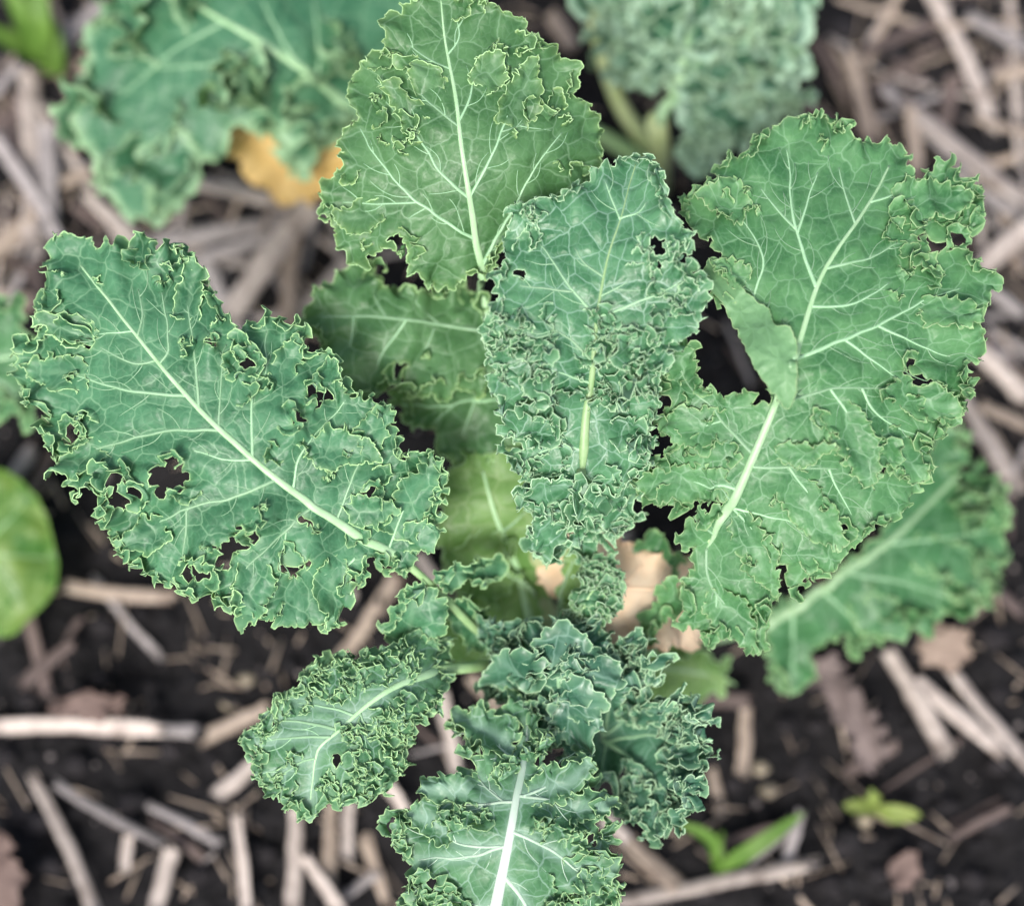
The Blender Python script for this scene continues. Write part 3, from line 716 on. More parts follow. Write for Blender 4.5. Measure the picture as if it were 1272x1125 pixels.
def leaf_centre():
    f = Leaf([(722, 610, .228), (735, 480, .248), (742, 390, .262), (775, 270, .268), (795, 195, .262), (610, 400, .262), (630, 290, .262), (875, 360, .268), (830, 300, .270), (640, 540, .236), (810, 540, .236), (690, 480, .254), (790, 450, .256), (700, 690, .205)], 33)
    mid = [(722, 600), (725, 560), (728, 515), (735, 470), (742, 392), (755, 320), (772, 268), (784, 225), (790, 205)]
    lats = [[2.2, (738, 393), (712, 362), (690, 328), (670, 305)], [1.6, (746, 343), (727, 328), (715, 308)], [1.4, (712, 362), (675, 358), (645, 355)], [2.2, (744, 395), (780, 380), (817, 365), (854, 348)], [1.5, (751, 368), (780, 351)],
            [2.2, (726, 450), (712, 425), (695, 413), (678, 402)], [1.6, (715, 473), (700, 465), (684, 460)], [1.2, (775, 274), (760, 250), (752, 228)], [1.2, (778, 274), (795, 262), (803, 251)], [1.8, (719, 560), (701, 554), (670, 562), (655, 574)], [1.4, (694, 413), (665, 420), (640, 425)],
            [1.4, (730, 585), (748, 610), (748, 635)], [1.3, (718, 592), (690, 600), (665, 612)]]
    out = [(790, 194), (775, 196), (760, 206), (735, 214), (716, 234), (692, 246), (660, 256), (640, 262), (628, 290), (626, 322), (612, 350), (618, 380), (598, 402), (602, 430), (616, 450), (604, 470), (622, 492), (626, 530), (646, 548), (640, 576), (656, 602), (645, 625), (668, 640), (652, 668), (680, 690), (700, 672),
           (712, 650), (716, 622), (726, 620), (730, 650), (742, 642), (752, 625), (776, 602), (800, 580), (806, 540), (818, 500), (822, 462), (828, 432), (852, 420), (872, 390), (880, 358), (866, 332), (846, 330), (862, 292), (840, 276), (828, 246), (822, 216), (806, 200)]
    holes = [[(806, 298), (820, 294), (824, 310), (812, 318)], [(806, 330), (820, 328), (818, 342), (808, 340)], [(640, 340), (648, 336), (650, 346), (643, 348)]]
    f.lamina(out, [mid] + [l[1:] for l in lats], holes, octs=((60, 8, 4, 4, 30), (24, 5, 3.4, 3.4, 15), (10, 2.2, 1.8, 1.8, 6)))
    f.zone([(606, 420), (640, 395), (690, 450), (712, 500), (700, 560), (660, 590), (640, 560), (620, 500)], 30, (9, 26), amp=1.25, riseq=1.0)
    f.zone([(745, 400), (800, 410), (835, 425), (815, 500), (800, 580), (740, 610), (735, 540), (742, 470)], 34, (10, 30), amp=1.25, riseq=1.0)
    f.zone([(640, 265), (690, 250), (725, 300), (690, 320), (650, 330)], 8, (11, 17))
    f.zone([(715, 405), (765, 400), (760, 500), (720, 500)], 22, (11, 18), amp=1.2, riseq=1.0)
    f.zone([(625, 380), (700, 390), (690, 420), (640, 440), (610, 430)], 8, (10, 16))
    f.zone([(775, 300), (830, 290), (870, 330), (800, 350)], 6, (10, 16))
    f.zone([(650, 590), (715, 580), (710, 600), (680, 640)], 14, (12, 20), amp=1.2)
    f.zone([(610, 400), (640, 380), (650, 440), (620, 470)], 12, (10, 17), amp=1.2)
    f.zone([(820, 340), (875, 350), (860, 390), (830, 395)], 8, (10, 17), amp=1.2)
    hb = TPS([(720, 600, .232), (660, 620, .222), (790, 600, .224), (700, 680, .196), (760, 660, .200), (690, 640, .218)])
    oc = ((36, 5, 3, 3, 16), (12, 2.6, 2.2, 2.2, 7))
    f.lamina([(722, 600), (712, 622), (704, 640), (694, 624), (676, 640), (652, 630), (640, 612), (655, 600), (690, 590)], [[(718, 600), (690, 606), (655, 622)]], [], h=hb, octs=oc)
    f.lamina([(718, 610), (735, 620), (745, 640), (738, 664), (722, 650), (706, 646), (700, 628)], [[(722, 608), (728, 630), (735, 655)]], [], h=hb, octs=oc)
    f.lamina([(735, 612), (760, 604), (790, 596), (806, 606), (790, 622), (796, 640), (770, 656), (758, 668), (748, 650), (738, 640)], [[(730, 615), (760, 622), (795, 615)]], [], h=hb, octs=oc)
    f.lamina([(700, 640), (704, 660), (700, 684), (680, 694), (660, 680), (654, 655), (672, 650)], [[(704, 655), (685, 662), (665, 672)]], [], h=hb, octs=oc)
    f.lamina([(715, 650), (740, 655), (770, 640), (786, 640), (770, 664), (748, 668), (742, 690), (722, 696), (708, 680)], [[(712, 668), (740, 665), (775, 648)]], [], h=hb, octs=oc)
    f.edge_curls(0.6, (10, 17), (22, 60))
    f.finish('leaf', M_LEAF_B, M_EDGE_B, plant, ORG, 'upright central leaf crowded with tight curls')
    f.add_veins(mid, lats, M_MID_Y, M_VEIN, [(672, 690, .14, 7), (690, 655, .185, 7), (712, 628, .212, 6.0)], (7.5, 0.6), stalk=M_MID_Y, rpow=1.9, tap=12)
    return f

def leaf_right():
    f = Leaf([(880, 690, 0.213), (900, 640, 0.230), (930, 580, 0.243), (985, 450, 0.260), (1060, 290, 0.262), (1110, 190, 0.248), (1232, 345, 0.238), (1200, 480, 0.236), (825, 520, 0.234), (790, 600, 0.222), (930, 800, 0.196), (1130, 620, 0.226), (870, 240, 0.244), (1000, 150, 0.246), (1080, 480, 0.253), (1000, 680, 0.223), (930, 300, 0.254), (1150, 330, 0.250)], 44)
    mid = [(878, 684), (900, 640), (930, 580), (960, 510), (985, 450), (1015, 356), (1040, 310), (1065, 275), (1090, 235), (1105, 208)]
    lats = [[2.4, (1013, 356), (988, 282), (978, 186)], [1.4, (990, 290), (1015, 215)], [1.6, (990, 285), (945, 235)], [1.8, (985, 450), (959, 404), (924, 345)], [1.6, (944, 361), (947, 321), (919, 269)],
            [2.0, (1035, 340), (1075, 322), (1114, 302)], [1.8, (1015, 384), (1060, 378), (1104, 351)], [1.4, (1062, 278), (1048, 235), (1042, 210)], [1.3, (1080, 252), (1150, 230)], [2.6, (992, 447), (1040, 425), (1097, 401), (1150, 372), (1193, 358)],
            [1.6, (1090, 404), (1130, 425), (1180, 445)], [1.6, (1050, 424), (1090, 452), (1115, 470)], [2.4, (976, 500), (1000, 492), (1031, 483), (1107, 483)], [1.6, (1031, 484), (1055, 520), (1065, 560)], [1.6, (1070, 484), (1090, 515), (1140, 545)], [2.4, (938, 583), (980, 580), (1040, 583)],
            [1.4, (980, 580), (1010, 620), (1020, 640)], [1.4, (1030, 583), (1055, 640)], [2.0, (908, 632), (946, 640), (984, 649)], [1.6, (908, 636), (946, 674), (961, 730)],
            [2.2, (933, 562), (893, 519), (852, 470), (837, 440)], [1.3, (895, 522), (865, 535)], [2.0, (910, 606), (844, 595), (795, 602)], [1.2, (905, 620), (880, 590)], [1.8, (872, 694), (886, 730), (938, 787)], [1.1, (890, 738), (892, 795)], [1.4, (890, 665), (860, 640)]]
    out = [(992, 148), (962, 164), (936, 174), (930, 190), (898, 198), (886, 224), (862, 234), (846, 250), (852, 278), (878, 298), (892, 322), (876, 340), (884, 366), (906, 384), (930, 402), (942, 432), (952, 470), (960, 496), (940, 498), (930, 484), (905, 492), (880, 482), (870, 458), (866, 426), (842, 418), (828, 440),
           (820, 480), (832, 500), (818, 522), (836, 552), (815, 575), (790, 588), (784, 604), (806, 622), (830, 624), (846, 636), (862, 622), (872, 640), (850, 655), (842, 672), (866, 690), (852, 712), (846, 732), (850, 752), (834, 776), (866, 780), (880, 806), (902, 790), (936, 808), (955, 800), (950, 765), (958, 745), (968, 745), (962, 705), (975, 700), (985, 742), (998, 738), (1000, 712), (1012, 720), (1045, 690),
           (1075, 656), (1110, 640), (1130, 615), (1150, 590), (1156, 556), (1142, 546), (1166, 540), (1192, 510), (1208, 480), (1196, 460), (1216, 440), (1206, 400), (1226, 370), (1232, 345), (1212, 325), (1196, 306), (1180, 312), (1186, 292), (1220, 275), (1216, 240), (1190, 210), (1165, 200), (1142, 224), (1126, 214), (1130, 196), (1106, 184), (1080, 176), (1060, 190), (1046, 160), (1016, 150)]
    holes = [[(1138, 296), (1150, 290), (1168, 296), (1170, 310), (1156, 318), (1140, 312)], [(870, 615), (882, 608), (900, 612), (896, 625), (882, 636), (874, 628)], [(1122, 450), (1132, 446), (1136, 462), (1150, 470), (1140, 476), (1128, 468)],
             [(1084, 575), (1096, 562), (1104, 572), (1092, 588)], [(1186, 392), (1194, 385), (1198, 400), (1190, 404)], [(1128, 326), (1136, 326), (1134, 334)], [(1040, 650), (1048, 655), (1046, 666)]]
    f.lamina(out, [mid] + [l[1:] for l in lats], holes, octs=((75, 8, 4, 4, 34), (28, 4.6, 3.0, 3.0, 15), (11, 2.0, 1.6, 1.6, 6)))
    # the flap of blade folded over the midrib, its pale underside up
    s = TPS([(900, 330, .256), (985, 500, .268), (940, 400, .264), (960, 440, .270), (985, 420, .269), (880, 340, .252)])
    f.lamina([(884, 322), (905, 330), (918, 352), (938, 375), (955, 385), (962, 400), (980, 410), (988, 432), (990, 466), (986, 492), (978, 508), (956, 482), (934, 452), (918, 412), (896, 378), (876, 350)], [[(900, 345), (935, 395), (962, 450), (980, 500)], [(935, 395), (962, 402)], [(950, 430), (975, 432)]], [], h=s, bulge=2, wave=5, teeth=(2.5, 24, 1, 8), octs=((80, 4, 2, 2, 30), (20, 1.5, 1, 1, 9)), rise=2, flip=True)
    del f.loops[-1]
    f.lamina([(838, 716), (852, 738), (848, 764), (826, 772), (812, 800), (794, 796), (796, 772), (812, 748), (822, 728)], [[(842, 732), (822, 760), (802, 788)]], [], h=TPS([(838, 716, .190), (848, 764, .182), (800, 795, .165), (796, 772, .166)]), octs=((40, 5, 3, 3, 16), (12, 2, 2, 2, 7)))
    for pth, w in (([(905, 530), (862, 528), (822, 526)], 26), ([(905, 604), (845, 598), (790, 600)], 22), ([(1036, 500), (1056, 545), (1072, 600)], 26), ([(978, 590), (1010, 635), (1040, 672)], 24), ([(916, 640), (945, 690), (962, 736)], 20), ([(880, 735), (910, 765), (938, 800)], 24),
                   ([(1120, 490), (1150, 500), (1185, 505)], 22), ([(1090, 540), (1115, 565), (1140, 590)], 24), ([(1110, 260), (1150, 250), (1200, 255)], 28), ([(1140, 385), (1175, 392), (1205, 400)], 20), ([(1120, 300), (1150, 330), (1160, 350)], 16), ([(930, 350), (905, 335), (888, 328)], 16), ([(860, 470), (845, 450), (832, 438)], 20), ([(930, 270), (900, 250), (866, 250)], 22), ([(960, 560), (1000, 560), (1030, 545)], 14)):
        f.flap(pth, w)
    f.edge_curls(0.32, (10, 17), (25, 65))
    for x, y, r in ((1000, 160, 18), (1025, 158, 20), (1045, 175, 16), (1020, 185, 14), (1120, 275, 20), (1140, 265, 18), (1110, 290, 14), (905, 260, 14), (935, 265, 16), (930, 240, 12), (900, 340, 16), (1120, 340, 15), (1110, 365, 14), (1150, 345, 14), (1175, 270, 14), (1185, 300, 14),
                    (1130, 450, 14), (1110, 485, 16), (1130, 500, 14), (1160, 480, 14), (1030, 540, 18), (1045, 560, 16), (1020, 520, 14), (1095, 560, 16), (1110, 585, 15), (1080, 590, 14), (1040, 650, 15), (1020, 625, 14), (960, 620, 12), (880, 480, 14), (850, 500, 16), (880, 520, 14), (905, 560, 14), (860, 560, 15), (835, 610, 14), (880, 545, 14), (935, 690, 14), (960, 670, 12), (1000, 690, 13)):
        if (int(x * 3 + y * 7) % 10) < 6: f.rosette(x, y, r)
    f.finish('leaf', M_LEAF_R, M_EDGE, plant, ORG, 'broad green leaf reaching right, folded over beside a dark gap')
    f.add_veins(mid, lats, M_MID, M_VEIN, [(672, 772, .05, 6), (730, 800, .11, 6), (800, 780, .15, 6.5), (845, 735, .18, 7), (868, 702, .190, 6)], (6.8, 1.0), stalk=M_MID_Y, tap=16)
    return f


def leaf_small_left():
    f = Leaf([(600, 825, .150), (545, 835, .190), (480, 860, .208), (405, 925, .208), (385, 1010, .196), (300, 920, .196), (400, 815, .196), (520, 790, .188), (510, 910, .194), (350, 990, .194)], 55)
    mid = [(545, 833), (515, 843), (488, 854), (453, 878), (418, 910), (395, 933), (388, 975), (386, 992)]
    lats = [[2.0, (440, 888), (420, 881), (402, 878), (370, 872)], [2.2, (421, 906), (385, 897), (344, 893), (322, 896)], [2.0, (411, 914), (380, 914), (347, 918), (325, 922)], [1.6, (393, 942), (375, 946), (360, 955), (340, 968)], [1.6, (450, 886), (452, 900), (462, 914)], [1.4, (435, 895), (432, 915)]]
    out = [(552, 800), (525, 788), (500, 800), (470, 808), (442, 816), (420, 820), (395, 820), (378, 848), (346, 868), (326, 890), (300, 918), (320, 940), (318, 968), (348, 990), (364, 1004), (380, 1016), (410, 1000), (442, 995), (470, 984), (496, 960), (505, 930), (512, 900), (530, 880), (546, 856), (556, 836)]
    f.lamina(out, [mid] + [l[1:] for l in lats], [[(414, 936), (422, 938), (424, 948), (416, 950)], [(338, 896), (344, 898), (340, 904)]], teeth=(5, 14, 2, 5.5), octs=((45, 6, 4, 4, 24), (18, 5, 4, 4, 13), (8, 2.2, 2, 2, 6)), wave=5)
    kw = dict(amp=1.15, lean=0.45, riseq=0.75)
    f.zone([(380, 848), (420, 825), (500, 805), (550, 795), (545, 830), (480, 845), (430, 870), (395, 868)], 62, (8, 14), **kw)
    f.zone([(470, 880), (550, 845), (545, 860), (510, 905), (500, 950), (455, 985), (400, 1000), (395, 960), (430, 930), (420, 910)], 85, (8, 14), **kw)
    f.zone([(345, 870), (385, 850), (390, 880), (340, 890)], 12, (8, 13), **kw)
    f.zone([(305, 915), (345, 900), (345, 935), (320, 940)], 9, (8, 13), **kw)
    f.zone([(320, 945), (370, 940), (375, 1000), (340, 985)], 14, (8, 13), **kw)
    f.edge_curls(0.8, (8, 13), (16, 40), amp=1.1)
    f.finish('leaf', M_LEAF_W, M_EDGE_Y, plant, ORG, 'small low leaf on the left whose rim is packed with fine curls')
    f.add_veins(mid, lats, M_MID, M_VEIN, [(672, 785, .04, 6), (660, 815, .11, 7), (600, 826, .165, 7.5), (570, 830, .180, 6.5)], (5.0, 0.7), stalk=M_MID_Y, rpow=1.2)

def leaf_bottom():
    f = Leaf([(655, 890, .185), (640, 990, .208), (625, 1090, .205), (600, 1230, .185), (500, 1050, .192), (520, 1000, .190), (760, 1060, .190), (750, 1000, .192), (565, 900, .180), (740, 1180, .180), (500, 1160, .178), (700, 1050, .205), (570, 1060, .203)], 66)
    mid = [(655, 900), (653, 925), (651, 948), (641, 992), (631, 1049), (616, 1124), (605, 1180), (598, 1240)]
    lats = [[2.0, (636, 994), (598, 998), (555, 1001)], [2.4, (626, 1049), (581, 1064), (520, 1066)], [1.8, (624, 1051), (590, 1050), (563, 1044), (530, 1026)], [2.0, (648, 988), (694, 996), (744, 998)], [2.0, (650, 985), (685, 975), (710, 952)], [2.4, (638, 1032), (668, 1048), (699, 1066), (742, 1101)],
            [3.0, (627, 1086), (645, 1110), (662, 1140), (680, 1180)], [1.3, (699, 1066), (740, 1050)], [1.8, (640, 944), (611, 925), (568, 898)], [1.4, (615, 926), (612, 895)], [1.4, (625, 992), (600, 975), (590, 960)], [1.6, (615, 1120), (570, 1140), (540, 1160)]]
    out = [(650, 868), (636, 862), (618, 880), (600, 884), (586, 892), (560, 900), (568, 915), (580, 922), (582, 940), (600, 936), (592, 948), (572, 966), (545, 976), (526, 984), (530, 1000), (518, 1012), (500, 1026), (496, 1050), (512, 1080), (505, 1110), (512, 1165), (560, 1225), (620, 1255), (690, 1235), (742, 1190), (768, 1140), (764, 1092), (752, 1062), (762, 1030), (745, 990), (728, 948), (708, 938), (700, 955), (676, 962), (668, 945), (672, 915), (664, 885)]
    holes = [[(632, 905), (645, 903), (646, 915), (636, 922)], [(722, 1040), (735, 1034), (738, 1046), (728, 1050)], [(735, 1022), (748, 1020), (746, 1032)], [(670, 1020), (676, 1022), (674, 1030)], [(700, 1108), (708, 1104), (712, 1114)], [(715, 1100), (724, 1104), (720, 1114)], [(536, 1092), (544, 1088), (544, 1100)]]
    f.lamina(out, [mid] + [l[1:] for l in lats], holes, octs=((60, 8, 4, 4, 30), (24, 6, 4, 4, 15), (10, 2.6, 2.2, 2.2, 6)))
    for pth, w in (([(640, 930), (605, 910), (566, 898)], 26), ([(655, 985), (700, 975), (728, 952)], 22), ([(600, 980), (565, 985), (530, 990)], 18), ([(690, 1005), (730, 1002), (764, 996)], 20), ([(570, 1040), (540, 1020), (512, 1015)], 22), ([(700, 1080), (730, 1075), (758, 1070)], 20)):
        f.flap(pth, w)
    kw = dict(amp=1.1)
    f.zone([(545, 1015), (605, 1010), (600, 1025), (550, 1030)], 9, (12, 18), **kw)
    f.zone([(505, 1085), (570, 1085), (560, 1140), (505, 1150)], 24, (12, 20), **kw)
    f.zone([(500, 1020), (530, 1010), (535, 1060), (510, 1060)], 9, (12, 18), **kw)
    f.zone([(665, 1025), (730, 1025), (735, 1045), (680, 1050)], 9, (14, 20), **kw)
    f.zone([(670, 1075), (760, 1090), (760, 1140), (690, 1140)], 20, (13, 20), **kw)
    f.zone([(655, 925), (680, 920), (675, 970), (655, 975)], 7, (12, 18), **kw)
    f.zone([(615, 955), (640, 945), (640, 975), (620, 975)], 5, (12, 18), **kw)
    f.edge_curls(0.5, (10, 16), (22, 55))
    f.finish('leaf', M_LEAF_W, M_EDGE, plant, ORG, 'leaf at the bottom edge with a thick white midrib')
    f.add_veins(mid, lats, M_MID_W, M_VEIN_W, None, (3.0, 9.5), tap=14, flat=0.32, mid_label='thick white midrib')

def leaf_bowl():
    f = Leaf([(748, 918, .150), (790, 800, .182), (825, 830, .186), (885, 905, .190), (880, 970, .186), (820, 1045, .172), (760, 1000, .168), (705, 950, .162), (720, 860, .168), (800, 920, .162), (830, 980, .172), (690, 900, .165)], 77)
    mid = [(748, 918), (775, 935), (800, 955), (830, 985)]
    lats = [[1.6, (750, 915), (757, 870), (765, 820)], [1.4, (750, 915), (742, 880), (738, 850)], [1.6, (755, 918), (800, 912), (850, 918)], [1.2, (752, 922), (745, 960)], [1.2, (752, 914), (785, 885), (800, 860)]]
    out = [(745, 800), (770, 785), (800, 790), (828, 825), (822, 850), (850, 862), (872, 872), (886, 905), (878, 935), (884, 965), (862, 1010), (842, 1025), (820, 1046), (792, 1036), (776, 1010), (762, 1004), (750, 985), (728, 968), (700, 945), (680, 915), (700, 880), (722, 850)]
    f.lamina(out, [mid] + [l[1:] for l in lats], [[(768, 955), (778, 950), (776, 968), (768, 975)]], octs=((70, 9, 5, 5, 34), (26, 7, 5, 5, 17), (10, 2.6, 2.4, 2.4, 6)))
    f.flap([(770, 880), (810, 872), (850, 872)], 24, (-4, 14)); f.flap([(770, 975), (790, 985), (810, 1000)], 16); f.flap([(830, 900), (860, 905), (882, 915)], 20, (-4, 12)); f.flap([(800, 1000), (815, 1020), (822, 1040)], 22)
    f.zone([(820, 870), (880, 880), (880, 960), (840, 1010), (820, 1000), (845, 940)], 30, (16, 28), amp=1.15)
    f.zone([(770, 870), (830, 860), (850, 890), (800, 890)], 9, (15, 22), amp=1.1)
    f.zone([(790, 960), (820, 970), (800, 1000), (775, 990)], 9, (14, 22), amp=1.1)
    f.zone([(780, 795), (820, 815), (825, 840), (785, 830)], 18, (11, 16), amp=1.1)
    f.zone([(790, 1010), (850, 990), (840, 1030), (810, 1040)], 9, (14, 20))
    f.edge_curls(0.6, (12, 20), (25, 60))
    f.finish('leaf', M_LEAF_D, M_EDGE_B, plant, ORG, 'dark bowl-shaped leaf at lower right with a frilled rim')
    f.add_veins(mid, lats, M_VEIN, M_VEIN, [(720, 870, .08, 5), (738, 900, .125, 5)], (3.2, 0.8), side_veins=False)

def leaf_crumpled():
    f = Leaf([(620, 800, .170), (660, 775, .182), (740, 780, .186), (762, 850, .182), (720, 900, .176), (660, 905, .170), (625, 860, .165), (690, 835, .200), (650, 840, .178), (600, 850, .16)], 88)
    mid = [(700, 900), (695, 860), (690, 820), (680, 790)]
    lats = [[1.4, (696, 860), (660, 840), (640, 815)], [1.4, (694, 845), (725, 820), (740, 795)]]
    out = [(600, 850), (622, 838), (616, 812), (622, 792), (645, 790), (660, 774), (690, 780), (720, 772), (748, 784), (762, 810), (758, 850), (738, 872), (722, 902), (700, 908), (678, 915), (655, 902), (640, 880), (615, 868)]
    f.lamina(out, [mid] + [l[1:] for l in lats], [], octs=((50, 10, 6, 6, 30), (22, 7, 5, 5, 16), (10, 2.6, 2.2, 2.2, 6)))
    for pth, w in (([(690, 870), (710, 885), (724, 900)], 26), ([(690, 850), (700, 858), (735, 860)], 22), ([(660, 850), (655, 830), (648, 812)], 22), ([(700, 840), (725, 835), (752, 832)], 20), ([(680, 870), (668, 880), (660, 896)], 18), ([(690, 830), (700, 810), (704, 795)], 22)):
        f.flap(pth, w * 1.25, (-3, 24), 9)
    f.zone([(640, 805), (720, 800), (755, 840), (700, 860), (645, 850)], 13, (26, 44), amp=0.9, lam=44)
    f.zone([(625, 795), (700, 785), (750, 790), (740, 810), (640, 815)], 5, (18, 28), lam=26)
    f.zone([(655, 870), (720, 870), (715, 900), (665, 900)], 5, (18, 28), lam=28)
    f.edge_curls(0.6, (12, 20), (25, 60))
    f.finish('leaf', M_LEAF_D, M_EDGE_B, plant, ORG, 'crumpled dark leaf at the heart of the plant below the growing tip')
    f.add_veins(mid, lats, M_VEIN, M_VEIN, [(715, 905, .10, 5), (704, 902, .15, 5)], (3.0, 0.9), side_veins=False)

def leaf_tip():
    f = Leaf([(700, 790, .172), (770, 690, .196), (720, 720, .19), (760, 760, .186), (735, 740, .20)], 99)
    mid = [(705, 788), (725, 755), (745, 720), (755, 700)]
    f.lamina([(694, 795), (700, 770), (715, 745), (722, 715), (738, 694), (760, 690), (770, 710), (766, 740), (752, 762), (735, 778), (715, 795)], [mid], [], octs=((26, 6, 4, 4, 16), (10, 3, 3, 3, 8)), wave=4)
    f.zone([(700, 790), (715, 745), (725, 715), (740, 698), (765, 700), (768, 735), (750, 762), (715, 792)], 60, (8, 13), amp=1.2, lean=0.4)
    f.edge_curls(0.9, (8, 12), (15, 30))
    f.finish('leaf', M_LEAF_G, M_EDGE_B, plant, ORG, 'tiny tightly curled young leaf at the growing tip')
    f.add_veins(mid, [], M_MID_Y, M_VEIN, [(705, 800, .09, 3), (703, 795, .14, 3)], (2.2, 0.8), side_veins=False)

SOFT = 0.6     # coarser mesh for what lies out of focus
OC = ((60, 8, 4, 4, 30), (24, 5, 4, 4, 15))
def soft_leaf(name, seed, ctrl, out, mid, lats, mat, emat, parent, org, label, pre, r_mid=(5, 1.2), zones=(), flaps=(), curls=0.4, holes=(), m_mid=None, wave=8, teeth=(9, 24.0, 2.6, 8), m_vein=None, rimk=1.6):
    f = Leaf(ctrl, seed, SOFT); f.rimk = rimk
    f.lamina(out, [mid] + [l[1:] for l in lats], holes, octs=OC, wave=wave, teeth=teeth)
    for p, w in flaps: f.flap(p, w)
    for z, c, sz in zones: f.zone(z, c, sz, amp=1.35, riseq=1.1)
    if curls: f.edge_curls(curls, (14, 26), (30, 70))
    f.finish(name, mat, emat, parent, org, label)
    f.add_veins(mid, lats, m_mid or M_MID, m_vein or M_VEIN, pre, r_mid, side_veins=False)
    return f

def low_leaves():
    soft_leaf('leaf', 101, [(960, 770, .080), (1040, 720, .092), (1120, 665, .095), (1250, 640, .080), (1150, 780, .072), (1000, 850, .055), (1140, 570, .09)],
        [(955, 765), (975, 745), (1010, 735), (1060, 690), (1090, 665), (1105, 640), (1118, 612), (1128, 590), (1150, 560), (1172, 530), (1200, 540), (1192, 562), (1215, 580), (1240, 608), (1248, 655), (1244, 695), (1226, 738), (1200, 760), (1186, 740), (1165, 772), (1150, 785), (1125, 778), (1100, 795), (1060, 806), (1040, 785), (1015, 800), (1012, 830), (1000, 852), (962, 848), (952, 810)],
        [(958, 768), (1000, 745), (1050, 710), (1110, 668), (1150, 630), (1190, 590)], [[2.0, (1050, 712), (1110, 720), (1180, 740)], [2.0, (1100, 676), (1160, 670), (1230, 660)], [1.8, (985, 755), (985, 800), (985, 840)], [1.8, (1020, 735), (1060, 770), (1080, 800)]],
        M_LEAF_S, M_EDGE, plant, ORG, 'soft low leaf spreading over the soil at lower right', [(700, 800, .03, 6), (840, 800, .06, 8), (930, 782, .076, 7)], (7.5, 2), [([(1120, 740), (1200, 700), (1235, 720), (1140, 780)], 10, (24, 38)), ([(1185, 580), (1235, 610), (1240, 650), (1190, 640)], 7, (22, 34))], [([(1060, 735), (1095, 765), (1120, 785)], 26), ([(1130, 685), (1180, 695), (1225, 730)], 26)], curls=0.3, rimk=0.9, holes=[[(1180, 585), (1200, 580), (1205, 596), (1190, 602)], [(1075, 740), (1090, 735), (1094, 748), (1080, 754)]])
    soft_leaf('leaf', 102, [(600, 570, .168), (640, 620, .170), (650, 740, .135), (560, 640, .165), (560, 720, .135), (700, 680, .145)],
        [(556, 590), (590, 560), (640, 566), (690, 600), (700, 660), (680, 720), (660, 780), (630, 790), (600, 760), (570, 740), (552, 690), (545, 640)],
        [(660, 770), (640, 700), (615, 640), (600, 585)], [[1.5, (640, 700), (590, 690), (560, 680)], [1.5, (625, 660), (660, 630)]], M_LEAF_YS, M_EDGE, plant, ORG, 'yellowing leaf low inside the plant, between the big leaves', [(690, 800, .04, 5), (675, 785, .08, 5)], (5, 1.5), curls=0.2)
    soft_leaf('leaf', 103, [(780, 830, .055), (850, 830, .070), (900, 850, .065), (850, 880, .06), (830, 790, .07)],
        [(780, 830), (800, 800), (830, 786), (870, 800), (902, 822), (900, 852), (876, 862), (850, 880), (810, 870)], [(770, 832), (820, 830), (880, 836)], [[1.3, (820, 830), (845, 805)]], M_LEAF_YS, M_EDGE, plant, ORG, 'pale blurred leaf close to the soil right of the stem', [(720, 810, .03, 4), (750, 826, .045, 4)], (4, 1.5), curls=0.3)
    soft_leaf('leaf', 104, [(790, 700, .155), (800, 740, .150), (830, 690, .160), (850, 740, .15), (800, 660, .165)],
        [(782, 690), (792, 664), (812, 662), (836, 676), (846, 700), (840, 722), (826, 716), (820, 740), (806, 730), (796, 745), (786, 720)], [(800, 745), (802, 715), (806, 680)], [[1.3, (803, 715), (830, 700)]], M_LEAF_S, M_EDGE, plant, ORG, 'small shaded green leaf behind the growing tip', [(715, 800, .09, 3), (790, 780, .13, 3)], (3, 1.2), curls=0.3, rimk=0.9)
    soft_leaf('leaf', 109, [(800, 790, .12), (880, 760, .125), (860, 800, .12), (830, 760, .13)],
        [(812, 800), (820, 775), (845, 760), (872, 752), (896, 760), (890, 782), (868, 790), (850, 812), (826, 816)], [(800, 808), (850, 785), (890, 765)], [], M_LEAF_YS, M_EDGE, plant, ORG, 'pale green leaf scrap over the withered peach leaf', [(700, 812, .09, 3), (780, 812, .115, 3)], (2.5, 1), curls=0.3)
    soft_leaf('leaf', 105, [(560, 780, .10), (620, 820, .12), (600, 760, .11), (640, 790, .12)],
        [(548, 770), (570, 745), (600, 752), (630, 770), (660, 790), (650, 815), (610, 812), (590, 830), (560, 815), (552, 795)], [(670, 800), (620, 792), (570, 785)], [], M_LEAF_YS, M_EDGE, plant, ORG, 'small yellow-green leaf under the stalk of the small low leaf', [(675, 785, .06, 4), (680, 800, .085, 4)], (3.5, 1.2), curls=0.3)
    soft_leaf('leaf', 106, [(655, 700, .165), (720, 690, .17), (700, 760, .15), (640, 740, .155)],
        [(700, 690), (718, 682), (735, 700), (728, 730), (716, 750), (702, 760), (696, 745), (700, 715)], [(690, 765), (700, 730), (712, 695)], [], M_LEAF_YS, M_EDGE, plant, ORG, 'small pale green leaf just left of the growing tip', [(675, 775, .08, 3), (685, 772, .13, 3)], (3, 1), curls=0.3)
    soft_leaf('leaf', 107, [(560, 700, .15), (640, 690, .155), (600, 740, .14), (600, 660, .16)],
        [(556, 690), (580, 668), (610, 660), (636, 668), (638, 700), (646, 720), (628, 735), (614, 752), (596, 738), (572, 735), (562, 712)], [(660, 735), (630, 708), (590, 690)], [[1.2, (630, 708), (625, 680)]], M_LEAF_YS, M_EDGE, plant, ORG, 'light green blurred leaf left of the stem under the yellowing one', [(668, 760, .07, 3), (666, 745, .13, 3)], (3, 1), curls=0.3)
